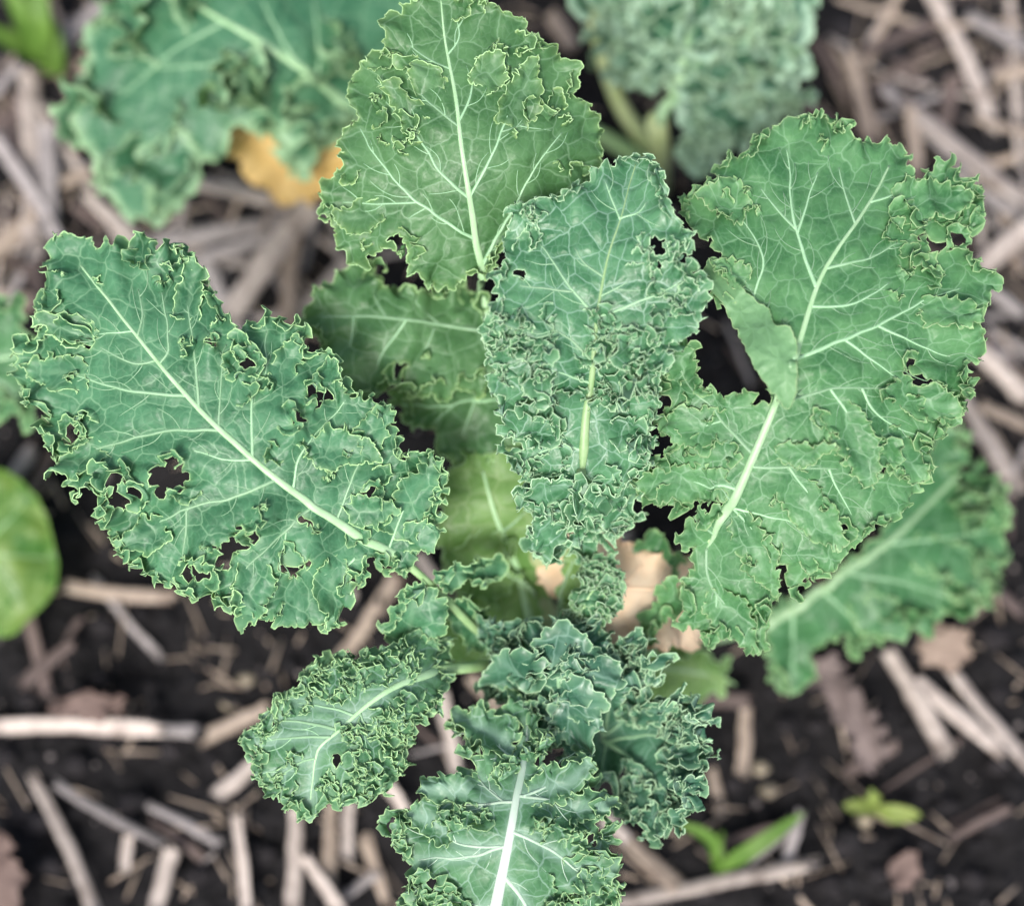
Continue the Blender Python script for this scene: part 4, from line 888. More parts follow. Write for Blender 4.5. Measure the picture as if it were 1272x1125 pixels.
    # the stem everything grows from, with old leaf scars
    st = np.array([(682, 792, -.01), (676, 782, .03), (668, 758, .07), (663, 725, .105), (668, 697, .14), (688, 658, .182)])
    q = smooth_curve(P(st[:, 0], st[:, 1], st[:, 2]), .004, False)
    k = np.linspace(0, 1, len(q)); V, F = tube(q, 0.0118 - 0.0072 * k + 0.0006 * np.sin(k * 40), 14)
    so = build('stem', V, F, M_STEM, None, None, plant, ORG)
    for z, a in ((.04, .4), (.065, 2.3), (.09, 4.2), (.115, 5.6)):
        i = int(len(q) * (z + .01) / .192); c = q[i] + np.array([math.cos(a), math.sin(a), 0]) * .0085
        V, F = tube([c - (0, 0, .003), c, c + (0, 0, .0025)], [.002, .0042, .002], 8); build('leaf_scar', V, F, M_SCAR, None, None, so, ORG)

M_LEAF_G = leaf_mat('kale_blade_fresh', (0.045, 0.150, 0.070), (0.085, 0.215, 0.120), PALE, (0.16, 0.27, 0.17))
M_LEAF_W = leaf_mat('kale_blade_waxy', (0.046, 0.147, 0.064), (0.099, 0.239, 0.116), (0.30, 0.46, 0.37), (0.17, 0.28, 0.22), edge=(0.32, 0.53, 0.28), vband=13.0, vamt=0.5)
M_LEAF_F = leaf_mat('kale_blade_frosted', (0.033, 0.129, 0.065), (0.060, 0.182, 0.098), PALE, (0.20, 0.34, 0.17), edge=(0.36, 0.56, 0.33), eband=15.0, eamt=0.75)
M_LEAF_O = leaf_mat('kale_blade_curly', (0.026, 0.105, 0.062), (0.050, 0.150, 0.096), PALE, (0.16, 0.30, 0.20), edge=(0.44, 0.64, 0.48), eband=17.0, eamt=0.9)
M_LEAF_S = leaf_mat('kale_blade_soft', (0.031, 0.117, 0.042), (0.057, 0.180, 0.069), PALE, (0.16, 0.27, 0.17))
M_LEAF_YS = leaf_mat('kale_blade_yellowing', (0.13, 0.29, 0.07), (0.23, 0.42, 0.14), (0.42, 0.55, 0.28), (0.24, 0.38, 0.15), trans=0.45)
M_STEM = plain_mat('stem_green', (0.42, 0.52, 0.22), (0.54, 0.62, 0.34), 60, 0.5, 0.1)
M_SCAR = plain_mat('scar_tan', (0.35, 0.30, 0.16), (0.45, 0.38, 0.22), 200, 0.7, 0.1)
M_VEIN_W = plain_mat('vein_whitish', (0.30, 0.44, 0.32), (0.38, 0.50, 0.38), 200, 0.4, 0)
LEAVES = [leaf_left, leaf_top, leaf_centre, leaf_right, leaf_small_left, leaf_bottom, leaf_bowl, leaf_crumpled, leaf_tip, low_leaves]
for fn in LEAVES:
    t = time.time(); fn(); print('LEAF', fn.__name__, round(time.time() - t, 1))

# ------------------------------------------------------------------ the other plants round about
def back_left():
    org = P(520, 60, 0.0)
    pl = empty('kale_plant', org, 'blurred kale plant behind at top left with one wide frilled leaf', 'kale plant')
    soft_leaf('leaf', 201, [(430, 130, .095), (380, 90, .125), (250, 10, .135), (120, 100, .115), (180, 260, .095), (320, 200, .10), (420, -40, .12), (110, 200, .10), (200, -60, .12), (480, 20, .11)],
        [(440, 150), (420, 175), (400, 180), (380, 212), (352, 212), (344, 180), (312, 160), (285, 165), (280, 196), (250, 196), (234, 200), (228, 225), (215, 240), (212, 268), (190, 282), (165, 270), (135, 250), (116, 222), (118, 196), (96, 170), (94, 140), (105, 110), (108, 75), (112, 40), (140, 18), (165, -5), (200, -40), (260, -70), (340, -80), (430, -60), (500, -20), (520, 20), (490, 70), (460, 120)],
        [(430, 130), (400, 105), (370, 82), (310, 45), (250, 10), (215, -20)], [[2.0, (372, 84), (345, 40), (325, 0)], [1.8, (395, 100), (395, 50), (390, 0)], [1.8, (330, 58), (260, 80), (190, 85)], [1.6, (385, 95), (340, 130), (300, 150)], [1.5, (280, 28), (220, 60), (150, 120)]],
        M_LEAF_F, M_EDGE, pl, org, None, [(520, 60, .0, 7), (480, 110, .06, 8), (450, 135, .085, 8)], (7, 2),
        zones=[([(250, 80), (300, 80), (340, 130), (290, 150), (255, 120)], 4, (34, 54)), ([(380, 50), (440, 40), (430, 110), (400, 90)], 3, (34, 54)), ([(340, 110), (420, 110), (410, 150), (370, 160)], 3, (34, 54)), ([(120, 80), (160, 20), (190, 40), (150, 80)], 2, (34, 54)), ([(100, 140), (150, 130), (150, 190), (110, 190)], 2, (34, 54)), ([(190, 150), (230, 140), (230, 190), (195, 200)], 2, (34, 54)), ([(180, 0), (250, -30), (250, 20), (200, 30)], 2, (34, 54))],
        rimk=0.9, flaps=[([(200, 170), (215, 215), (200, 262)], 34), ([(360, 130), (370, 170), (372, 205)], 30)])
def back_right():
    org = P(820, 190, 0.0)
    pl = empty('kale_plant', org, 'blurred tightly curled kale plant standing behind at top right', 'kale plant')
    soft_leaf('leaf', 211, [(820, 150, .10), (850, 60, .125), (760, 40, .11), (990, 40, .115), (960, 140, .10), (860, 200, .09), (880, -60, .12)],
        [(790, 110), (770, 112), (752, 90), (756, 50), (745, 20), (760, -20), (800, -60), (900, -80), (980, -50), (1010, 10), (1002, 50), (1006, 90), (985, 105), (1004, 116), (980, 140), (960, 155), (930, 165), (905, 185), (890, 210), (860, 215), (845, 200), (850, 165), (838, 130), (826, 100)],
        [(822, 150), (840, 100), (855, 50), (870, -10)], [[2, (842, 95), (900, 60), (960, 40)], [2, (835, 115), (900, 120), (950, 130)], [1.6, (850, 60), (810, 30), (780, 10)]],
        M_LEAF_O, M_EDGE_B, pl, org, None, [(820, 230, .0, 9), (816, 190, .05, 11), (820, 160, .09, 10)], (9, 2), wave=9,
        zones=[([(755, 0), (830, -20), (845, 60), (800, 95), (760, 80)], 24, (30, 50)), ([(860, 0), (990, -20), (1000, 80), (950, 140), (880, 160), (860, 90)], 46, (30, 56)), ([(855, 140), (900, 150), (880, 200), (858, 205)], 14, (18, 26))])
    st = smooth_curve(P([730, 745, 770, 800, 812], [-30, 60, 130, 175, 205], [.10, .085, .06, .03, .0]), .004, False)
    V, F = tube(st, np.linspace(.0035, .0052, len(st)), 10); build('leaf_stalk', V, F, M_STEM, None, None, pl, org)
    st = smooth_curve(P([690, 740, 790, 815], [140, 165, 195, 215], [.05, .045, .03, .0]), .004, False)
    V, F = tube(st, np.linspace(.0035, .0062, len(st)), 10); build('leaf_stalk', V, F, M_MID_Y, None, None, pl, org)
    st = smooth_curve(P([815, 818, 818, 816], [150, 175, 200, 235], [.10, .07, .04, -.005]), .004, False)
    V, F = tube(st, np.linspace(.006, .008, len(st)), 12); build('stem', V, F, M_STEM, None, None, pl, org)
def edge_kale():
    org = P(-60, 470, 0.0)
    pl = empty('kale_plant', org, 'kale leaf edge of a neighbouring plant poking in at the left border', 'kale plant')
    soft_leaf('leaf', 221, [(-60, 450, .11), (0, 400, .125), (40, 450, .115), (20, 510, .105), (-60, 540, .10), (-100, 400, .1)],
        [(-100, 420), (-60, 380), (-20, 364), (8, 372), (28, 376), (30, 400), (44, 420), (36, 450), (48, 480), (46, 512), (36, 536), (18, 512), (0, 520), (-40, 540), (-90, 500)], [(-95, 460), (-40, 450), (25, 440)], [[1.5, (-30, 450), (10, 480), (30, 500)]], M_LEAF_S, M_EDGE, pl, org, None, [(-130, 480, .02, 6), (-110, 465, .09, 6)], (5, 1.5), curls=0.6,
        flaps=[([(-30, 480), (0, 500), (30, 512)], 20)])

def blade(name, path, w, mat, parent=None, origin=None, fold=0.25, n=18):
    """a strap-shaped grass blade: path of (px, py, z), w = half width in metres"""
    a = np.array(path, float); c = smooth_curve(P(a[:, 0], a[:, 1], a[:, 2]), .003, False); m = len(c); u = np.linspace(0, 1, m)
    T = np.gradient(c, axis=0); T /= np.linalg.norm(T, axis=1)[:, None]
    A = np.cross(T, [0, 0, 1.0]); A /= np.maximum(np.linalg.norm(A, axis=1), 1e-6)[:, None]; B = np.cross(A, T)
    ww = w * np.minimum(1, 0.45 + u * 2.2) * (1 - u ** 3.5) ** 0.8
    rows = []
    for v in (-1, -.5, 0, .5, 1): rows.append(c + A * (ww * v)[:, None] + B * (ww * fold * v * v)[:, None])
    th = 0.00035
    top = np.stack(rows, 1); bot = top - B[:, None] * th
    V = np.concatenate([top.reshape(-1, 3), bot.reshape(-1, 3)]); k = m * 5
    i = np.arange(m - 1)[:, None] * 5; j = np.arange(4)[None]; q = np.stack([i + j, i + j + 5, i + j + 6, i + j + 1], -1).reshape(-1, 4)
    sd = []
    for e in (0, 4):
        ii = np.arange(m - 1) * 5 + e; sd.append(np.stack([ii, ii + 5, ii + 5 + k, ii + k], 1))
    return build(name, V, np.vstack([q, q[:, ::-1] + k] + sd), mat, None, None, parent, origin)

def weeds():
    M = plain_mat('weed_green', (0.09, 0.20, 0.03), (0.15, 0.28, 0.05), 60, 0.5, 0.15, trans=0.3)
    org = P(-40, 690, 0.0)
    w = empty('weed', org, 'bright green smooth round leaf of a weed at the left border', 'weed')
    f = Leaf([(-60, 690, .03), (0, 600, .045), (60, 690, .030), (0, 780, .03), (0, 690, .045)], 301, SOFT)
    f.lamina([(-120, 690), (-80, 610), (-20, 586), (14, 590), (46, 620), (62, 664), (70, 700), (64, 738), (34, 770), (10, 788), (-40, 785), (-100, 750)], [[(-120, 690), (0, 690), (62, 692)]], [], teeth=(2, 40, .5, 12), octs=((90, 5, 1, 1, 40),), wave=8)
    f.finish('leaf', M_WEED, M_WEED_E, w, org)
    f.add_veins([(-120, 690), (-40, 688), (20, 690), (58, 694)], [[1.3, (-30, 688), (10, 650), (30, 625)], [1.3, (-20, 690), (15, 725), (30, 755)]], M_MID_Y, M_MID_Y, [(-160, 690, .0, 4), (-140, 690, .05, 4)], (3, 1), side_veins=False)
    org = P(30, 20, 0.0)
    w = empty('grass_tuft', org, 'bright green grass tuft in the top left corner', 'grass')
    for i, pth in enumerate(([(60, 90, 0), (40, 40, .03), (5, -20, .05)], [(66, 85, 0), (50, 30, .035), (45, -40, .05)], [(70, 80, 0), (30, 60, .02), (-30, 30, .04)], [(72, 95, 0), (66, 60, .02), (64, 20, .03)])):
        blade('blade', pth, .008, M, w, org)
    org = P(893, 1080, 0.0)
    w = empty('grass_seedling', org, 'green grass seedling with two curved blades in the soil at lower right', 'grass')
    blade('blade', [(896, 1084, .0), (900, 1075, .012), (940, 1050, .026), (1000, 1008, .03)], 0.0046, M, w, org); blade('blade', [(892, 1084, .0), (888, 1050, .014), (868, 1032, .02), (838, 1022, .02)], .0042, M, w, org)
    blade('blade', [(894, 1085, .0), (893, 1060, .012), (898, 1030, .012)], .0022, M, w, org)
    org = P(1100, 1000, 0.0)
    w = empty('seedling', org, 'tiny yellow-green seedling with small oval leaves on dark soil', 'seedling')
    M2 = plain_mat('seed_leaf', (0.15, 0.21, 0.045), (0.21, 0.26, 0.07), 80, 0.5, 0.1, trans=0.2)
    for a in ([(1085, 1004, .004), (1070, 1002, .01), (1046, 1000, .011)], [(1085, 1002, .004), (1084, 994, .011), (1082, 978, .012)], [(1090, 1006, .004), (1110, 1010, .009), (1145, 1012, .01)]):
        blade('leaf', a, .0052, M2, w, org)
    V, F = tube(P([1086, 1087, 1087], [1012, 1006, 1002], [-.002, .003, .006]), .0012, 6); build('stalk', V, F, M2, None, None, w, org)

def dead_leaves():
    def dl(name, ctrl, out, mid, mat, label, cat, lats=(), curl=True):
        org = P(np.mean([o[0] for o in out]), np.mean([o[1] for o in out]), 0.0)
        t = empty(name, org, label, cat); f = Leaf(ctrl, len(out) * 7 + int(out[0][0]), SOFT)
        f.lamina(out, [mid] + list(lats), [], octs=((70, 9, 4, 4, 34), (24, 5, 3, 3, 15)), wave=15, teeth=(9, 24, 3, 8))
        f.finish('blade', mat, mat, t, org); f.add_veins(mid, [list(l) for l in lats], mat, mat, None, (3, 1), side_veins=False)
    my = plain_mat('yellow_leaf', (0.66, 0.42, 0.12), (0.74, 0.55, 0.24), 25, 0.5, 0.15, trans=0.25)
    dl('fallen_leaf', [(290, 180, .075), (440, 140, .085), (370, 245, .055), (430, 230, .06)], [(282, 165), (330, 150), (385, 120), (440, 118), (452, 170), (440, 205), (420, 235), (385, 250), (345, 248), (318, 225), (300, 205)], [(440, 130), (380, 180), (330, 230)], my, 'orange-yellow fallen leaf lying under the frilled leaf at top left', 'leaf', [[(380, 180), (330, 170)]])
    mp = plain_mat('peach_leaf', (0.88, 0.60, 0.38), (0.93, 0.78, 0.60), 40, 0.55, 0.15, trans=0.3)
    dl('withered_leaf', [(690, 660, .155), (760, 760, .168), (880, 760, .14), (850, 690, .15), (700, 780, .13)], [(690, 660), (740, 655), (790, 680), (850, 690), (900, 700), (930, 740), (900, 790), (850, 800), (800, 790), (770, 800), (735, 780), (700, 740), (676, 700)], [(700, 760), (770, 730), (880, 740)], mp, 'pale peach withered leaf glowing through the gaps round the growing tip', 'leaf', [[(770, 730), (800, 700)]])
    mr = plain_mat('dead_leaf_red', (0.085, 0.060, 0.052), (0.15, 0.105, 0.09), 40, 0.7, 0.3)
    dl('dead_leaf', [(0, 1050, .014), (30, 1080, .02), (10, 1130, .012), (-30, 1090, .02)], [(-40, 1060), (0, 1035), (22, 1060), (30, 1095), (20, 1140), (-30, 1140)], [(-30, 1100), (10, 1060)], mr, 'reddish brown dead leaf at the lower left border', 'leaf')
    dl('dead_leaf', [(60, 870, .006), (150, 860, .012), (140, 890, .006), (100, 885, .012)], [(62, 884), (80, 866), (120, 860), (150, 866), (148, 884), (110, 892)], [(66, 880), (145, 874)], mr, 'flat reddish brown dead leaf above the long pale straw at left', 'leaf')
    mv = plain_mat('dead_leaf_mauve', (0.10, 0.078, 0.074), (0.18, 0.145, 0.138), 50, 0.7, 0.3, stretch=(1, 1, 1))
    dl('dead_leaf', [(1010, 830, .012), (1095, 930, .016), (1030, 900, .01), (1070, 850, .024)], [(1005, 820), (1030, 815), (1062, 850), (1090, 885), (1102, 925), (1085, 955), (1068, 950), (1050, 905), (1020, 865)], [(1010, 825), (1085, 945)], mv, 'mauve-brown curled dead leaf on the soil below the lower right leaf', 'leaf')
    dl('dead_leaf', [(1140, 780, .03), (1200, 820, .03), (1170, 850, .02), (1150, 800, .04)], [(1140, 790), (1165, 776), (1198, 785), (1202, 815), (1180, 830), (1150, 822)], [(1145, 800), (1195, 810)], plain_mat('dead_leaf_tan', (0.20, 0.15, 0.12), (0.32, 0.25, 0.20), 50, 0.7, 0.3), 'tan crumpled dead leaf just below the lower right kale leaf', 'leaf')
    dl('dead_leaf', [(1110, 1060, .01), (1150, 1075, .012), (1100, 1100, .008)], [(1108, 1070), (1130, 1054), (1142, 1075), (1132, 1100), (1110, 1105)], [(1110, 1100), (1136, 1062)], mr, 'small reddish dead leaf on the soil near the lower right corner', 'leaf')

# ------------------------------------------------------------------ soil
def soil_h(x, y):
    return .011 * vnoise(x * 14, y * 14, 1) + .006 * vnoise(x * 38 + 3, y * 38, 2) + .0035 * vnoise(x * 95, y * 95 + 9, 3) + .002 * vnoise(x * 230, y * 230, 4) - .010
def ground():
    def ax(c, half):
        core = np.linspace(-half, half, 330) + c; far = c + half + np.geomspace(.02, 4, 18)
        return np.concatenate([(2 * c - far)[::-1], core, far])
    X, Y = np.meshgrid(ax(0, .47), ax(0.0, .44), indexing='ij'); x = X.ravel(); y = Y.ravel()
    V = np.stack([x, y, soil_h(x, y)], 1); n, m = X.shape
    i = np.arange(n - 1)[:, None] * m; j = np.arange(m - 1)[None]
    o = build('soil', V, np.stack([i + j, i + j + m, i + j + m + 1, i + j + 1], -1).reshape(-1, 4), M_SOIL); tag(o, kind='structure')
    # crumbs of soil: nobody could count them
    rng = np.random.RandomState(5); ph = (1 + 5 ** .5) / 2
    iv = np.array([(-1, ph, 0), (1, ph, 0), (-1, -ph, 0), (1, -ph, 0), (0, -1, ph), (0, 1, ph), (0, -1, -ph), (0, 1, -ph), (ph, 0, -1), (ph, 0, 1), (-ph, 0, -1), (-ph, 0, 1)]) / 1.9
    it = np.array([(0, 11, 5), (0, 5, 1), (0, 1, 7), (0, 7, 10), (0, 10, 11), (1, 5, 9), (5, 11, 4), (11, 10, 2), (10, 7, 6), (7, 1, 8), (3, 9, 4), (3, 4, 2), (3, 2, 6), (3, 6, 8), (3, 8, 9), (4, 9, 5), (2, 4, 11), (6, 2, 10), (8, 6, 7), (9, 8, 1)])
    for name, mat, N, lo, hi in (('soil_crumbs', M_SOIL, 5200, .0015, .0065), ('grit', M_GRIT, 520, .0012, .0038)):
        cx = rng.uniform(-.42, .42, N); cy = rng.uniform(-.40, .40, N); r = lo + (hi - lo) * rng.rand(N) ** 2.5
        c = np.stack([cx, cy, soil_h(cx, cy) + r * .35], 1)
        V = iv[None] * rng.uniform(.6, 1.35, (N, 12, 1)); V = V * rng.uniform(.6, 1.2, (N, 1, 3)) * r[:, None, None] + c[:, None]
        F = it[None] + (np.arange(N) * 12)[:, None, None]
        o = build(name, V.reshape(-1, 3), F.reshape(-1, 3), mat, smooth=False); tag(o, kind='stuff', label='loose ' + ('dark soil crumbs' if name[0] == 's' else 'pale grit specks') + ' over the bed')
    # clods big enough to tell apart
    from mathutils import noise as mn
    k = 0
    for px, py, r in ((300, 842, 9), (278, 872, 8), (262, 946, 11), (22, 1010, 13), (45, 1020, 14), (180, 850, 8), (118, 840, 11), (120, 775, 13), (160, 640, 10), (240, 690, 12), (1190, 800, 16), (1235, 790, 18), (1240, 860, 13), (1020, 900, 9), (950, 955, 9), (960, 983, 9), (915, 974, 10), (1045, 1050, 11), (1075, 1020, 9), (1150, 1050, 9), (1215, 1095, 14), (1030, 1100, 14), (1090, 1085, 12), (1240, 1020, 13), (1000, 960, 12), (870, 1105, 13), (980, 900, 12), (200, 930, 13), (90, 950, 14), (150, 1000, 12), (240, 1090, 14), (60, 1075, 12), (330, 1060, 12), (1110, 60, 15), (1050, 30, 17), (1010, 90, 14), (1200, 240, 12), (1250, 300, 12), (520, 1090, 14), (470, 930, 10), (545, 830, 12), (30, 870, 12), (5, 940, 13), (1180, 1000, 12), (1250, 950, 12)):
        if hidden(px, py): continue
        q = P(px, py, 0.0); rr = r * .00052; pale = (px, py) in ((300, 842), (278, 872), (950, 955), (960, 983), (1075, 1020))
        rng2 = np.random.RandomState(px); V = []; n1_, n2_ = 9, 14
        for a in range(n1_ + 1):
            th = math.pi * a / n1_
            for b in range(n2_):
                f = 2 * math.pi * b / n2_; d = Vector((math.sin(th) * math.cos(f), math.sin(th) * math.sin(f), math.cos(th)))
                V.append(np.array(d) * (1 + .38 * mn.noise(d * 1.7 + Vector((px, py, 0)) * .37) + .16 * mn.noise(d * 5 + Vector((py, px, 0)))) * rr * np.array([1.1, .9, .75]))
        F = [(a * n2_ + b, (a + 1) * n2_ + b, (a + 1) * n2_ + (b + 1) % n2_, a * n2_ + (b + 1) % n2_) for a in range(n1_) for b in range(n2_)]
        z = float(soil_h(np.array([q[0]]), np.array([q[1]]))[0])
        o = build('pebble' if pale else 'soil_clod', np.array(V), np.array(F), M_PEB if pale else M_CLOD); o.location = (q[0], q[1], z + rr * .4)
        if pale:
            tag(o, {(300, 842): 'yellowish pebble, upper of the pair above the small low kale leaf', (278, 872): 'yellowish pebble, lower of the pair above the small low kale leaf', (950, 955): 'pale grey pebble on dark soil left of the green seedlings, upper of two', (960, 983): 'pinkish pebble on dark soil left of the green seedlings, lower of two', (1075, 1020): 'pale pebble lying beside the tiny yellow-green seedling'}[(px, py)], 'pebble', 'pebbles on the soil')
        else: tag(o, where(px, py, ('large' if r > 12 else 'small') + ' dark earth clod'), 'soil clod', 'dark clods of earth')

# ------------------------------------------------------------------ straw mulch
def straw_mesh(L, w, seed, bend=.03, node=False):
    """a length of dried reed, partly crushed, along local X"""
    r = np.random.RandomState(seed); n = max(8, int(L / .006)); u = np.linspace(-.5, .5, n); sides = 12
    c = np.stack([u * L, L * bend * (u * u * 4 - .5) + .0006 * n1(u * 9, seed), .0005 * n1(u * 7, seed + 1)], 1)
    a = np.arange(sides) / sides * 2 * math.pi
    R = w / 2 * (1 + .16 * n1(u * 6, seed + 2)) * (1 + r.uniform(-.3, .3) * u); fl = .30 + .12 * n1(u * 4, seed + 3)
    if node:
        p = r.uniform(-.25, .25); R = R * (1 + .22 * np.exp(-((u - p) * L / .0022) ** 2))
    V = np.zeros((n, sides, 3)); rg = 1 + .06 * r.uniform(-1, 1, sides)
    V[:, :, 0] = c[:, None, 0]
    V[:, :, 1] = c[:, None, 1] + R[:, None] * np.cos(a) * rg
    V[:, :, 2] = c[:, None, 2] + (R * fl)[:, None] * np.sin(a) * rg
    V[0, :, 0] -= r.uniform(0, 1, sides) ** 2 * min(w * 2.2, L * .12); V[-1, :, 0] += r.uniform(0, 1, sides) ** 2 * min(w * 2.2, L * .12)
    # hollow ends: a short inner wall
    e0 = V[0] * np.array([1, .72, .62]) + np.array([.004 * 0 + w * .0, c[0, 1] * .28, c[0, 2] * .38]); e1 = V[-1] * np.array([1, .72, .62]) + np.array([0, c[-1, 1] * .28, c[-1, 2] * .38])
    e0b = e0 + np.array([w * .9, 0, 0]); e1b = e1 - np.array([w * .9, 0, 0])
    A = np.concatenate([V.reshape(-1, 3), e0, e0b, e1, e1b]); F = []
    i = np.arange(n - 1)[:, None] * sides; j = np.arange(sides)[None]; k = (j + 1) % sides
    F.append(np.stack([i + j, i + sides + j, i + sides + k, i + k], -1).reshape(-1, 4))
    b = n * sides; j = j[0]; k = k[0]; l = (n - 1) * sides
    for p, q in ((0, b), (b, b + sides), ):
        F.append(np.stack([p + k, q + k, q + j, p + j], 1)[:, ::-1])
    for p, q in ((l, b + 2 * sides), (b + 2 * sides, b + 3 * sides)):
        F.append(np.stack([p + j, q + j, q + k, p + k], 1)[:, ::-1])
    return A, np.vstack(F)
def put_straw(x1, y1, x2, y2, w, mat, label, seed, zoff=0.0, group='pieces of straw mulch', name='straw', tilt=None):
    p = P(np.array([x1, x2]), np.array([y1, y2]), np.array([.006, .006])); d = p[1] - p[0]; L = float(np.linalg.norm(d)); ww = w * .00037
    V, F = straw_mesh(L, ww, seed, random.Random(seed).uniform(-.03, .03), seed % 3 == 0 and L > .05)
    m = p.mean(0); zs = soil_h(np.linspace(p[0][0], p[1][0], 9), np.linspace(p[0][1], p[1][1], 9))
    o = build(name, V, F, mat); o.location = (m[0], m[1], float(np.percentile(zs, 75)) + ww * .25 + zoff)
    o.rotation_euler = (random.Random(seed + 5).uniform(-.5, .5), random.Random(seed + 9).uniform(-.05, .05) if tilt is None else tilt, math.atan2(d[1], d[0]))
    return tag(o, label, 'straw', group)
# landmarks for telling small look-alike things apart
MARKS = [(66, 60, 'grass tuft'), (42, 200, 'upright pale straw at upper left'), (170, 255, 'drooping tip of the frilled top left leaf'), (370, 215, 'orange fallen leaf'), (330, 330, 'thick slanting straw below the orange leaf'), (20, 300, 'broad tan straw at the left border'), (90, 310, 'tip of the left kale leaf'), (20, 450, 'cut-off kale leaf at the left border'),
 (35, 690, 'round weed leaf'), (145, 735, 'level tan straw beside the weed leaf'), (100, 900, 'long level straw at the left border'), (290, 855, 'pair of yellowish pebbles'), (75, 1050, 'long thin slanting straw at lower left'), (130, 1010, 'thin grey straw at lower left'), (10, 1085, 'red-brown leaf at the border'), (105, 872, 'flat red-brown leaf'), (300, 1070, 'upright grey-white straw at the bottom'), (200, 1095, 'straw standing off the bottom border'), (310, 960, 'small low kale leaf'),
 (410, 1060, 'upright straws below the small low leaf'), (505, 1060, 'bottom kale leaf'), (555, 910, 'pinkish upright straw near the bottom leaf'), (460, 760, 'lobes on the left leaf stalk'), (230, 740, 'lower rim of the left kale leaf'), (880, 960, 'dark bowl-shaped leaf'), (930, 1060, 'grass seedling'), (1095, 1000, 'tiny yellow-green seedling'), (1050, 890, 'mauve dead leaf'), (1170, 800, 'tan crumpled dead leaf'), (1145, 880, 'two crossing straws at lower right'), (1230, 890, 'whitish slanting straw at lower right'),
 (1125, 1085, 'small reddish dead leaf'), (880, 1100, 'long level straw under the grass seedling'), (1235, 690, 'lower right kale leaf'), (1230, 550, 'slanting straw by the right leaf tip'), (1240, 460, 'upper pale straw at the right border'), (1225, 345, 'tip of the right kale leaf'), (1245, 310, 'broad pale straw right of the right leaf'), (1200, 190, 'broad slanting straw at upper right'), (1200, 70, 'long straw hanging from the top at right'), (1074, 120, 'tan upright straw above the right leaf'),
 (1030, 165, 'top of the right kale leaf'), (1005, 60, 'curly kale plant at top right'), (700, 40, 'short tan straw by the stalk at top'), (1240, 40, 'grey straw in the upper right corner'), (1262, 1100, 'lower right corner'), (15, 15, 'upper left corner'), (650, 10, 'tip of the tall top leaf')]
USED = set()
def where(px, py, head):
    for m in sorted(MARKS, key=lambda m: (m[0] - px) ** 2 + (m[1] - py) ** 2):
        dx, dy = px - m[0], py - m[1]
        w = ('right of' if dx > 0 else 'left of') if abs(dx) > abs(dy) else ('below' if dy > 0 else 'above')
        t = head + ' ' + w + ' the ' + m[2]
        if t not in USED: USED.add(t); return t
def hidden(px, py):
    return any(inside(np.array([px * 1.0]), np.array([py * 1.0]), [o])[0] for o in OUTLINES)
M_SOIL = plain_mat('soil_dark', (0.0035, 0.0035, 0.004), (0.015, 0.014, 0.0155), 110, 0.92, 0.6, 0.25, dist=.002)
M_CLOD = plain_mat('soil_clod', (0.008, 0.0075, 0.0085), (0.028, 0.025, 0.027), 160, 0.9, 0.6, 0.25, dist=.001)
M_GRIT = plain_mat('grit_pale', (0.10, 0.09, 0.09), (0.24, 0.21, 0.20), 200, 0.8, 0.2)
M_PEB = plain_mat('pebble_pale', (0.26, 0.22, 0.15), (0.36, 0.31, 0.24), 150, 0.6, 0.2)
SX = (0.06, 1, 1)
M_STRAW = {'pale': plain_mat('straw_pale', (0.33, 0.28, 0.245), (0.48, 0.425, 0.385), 420, 0.5, 0.3, 0.4, SX, stain=(0.12, 0.09, 0.075)), 'tan': plain_mat('straw_tan', (0.25, 0.20, 0.155), (0.38, 0.31, 0.25), 420, 0.55, 0.3, 0.35, SX, stain=(0.09, 0.06, 0.045)),
           'grey': plain_mat('straw_grey', (0.21, 0.19, 0.185), (0.33, 0.305, 0.30), 420, 0.6, 0.3, 0.3, SX, stain=(0.07, 0.06, 0.055)), 'dark': plain_mat('straw_dark', (0.075, 0.056, 0.050), (0.135, 0.105, 0.096), 420, 0.7, 0.3, 0.2, SX)}
M_WEED = leaf_mat('weed_blade', (0.035, 0.135, 0.022), (0.13, 0.22, 0.040), (0.25, 0.40, 0.13), (0.2, 0.34, 0.1), edge=(0.16, 0.32, 0.05), cell=60)
M_WEED_E = plain_mat('weed_rim', (0.14, 0.30, 0.05), (0.18, 0.34, 0.07), 200, 0.5, 0)
for fn in (back_left, back_right, edge_kale, weeds, dead_leaves): fn()
ground()

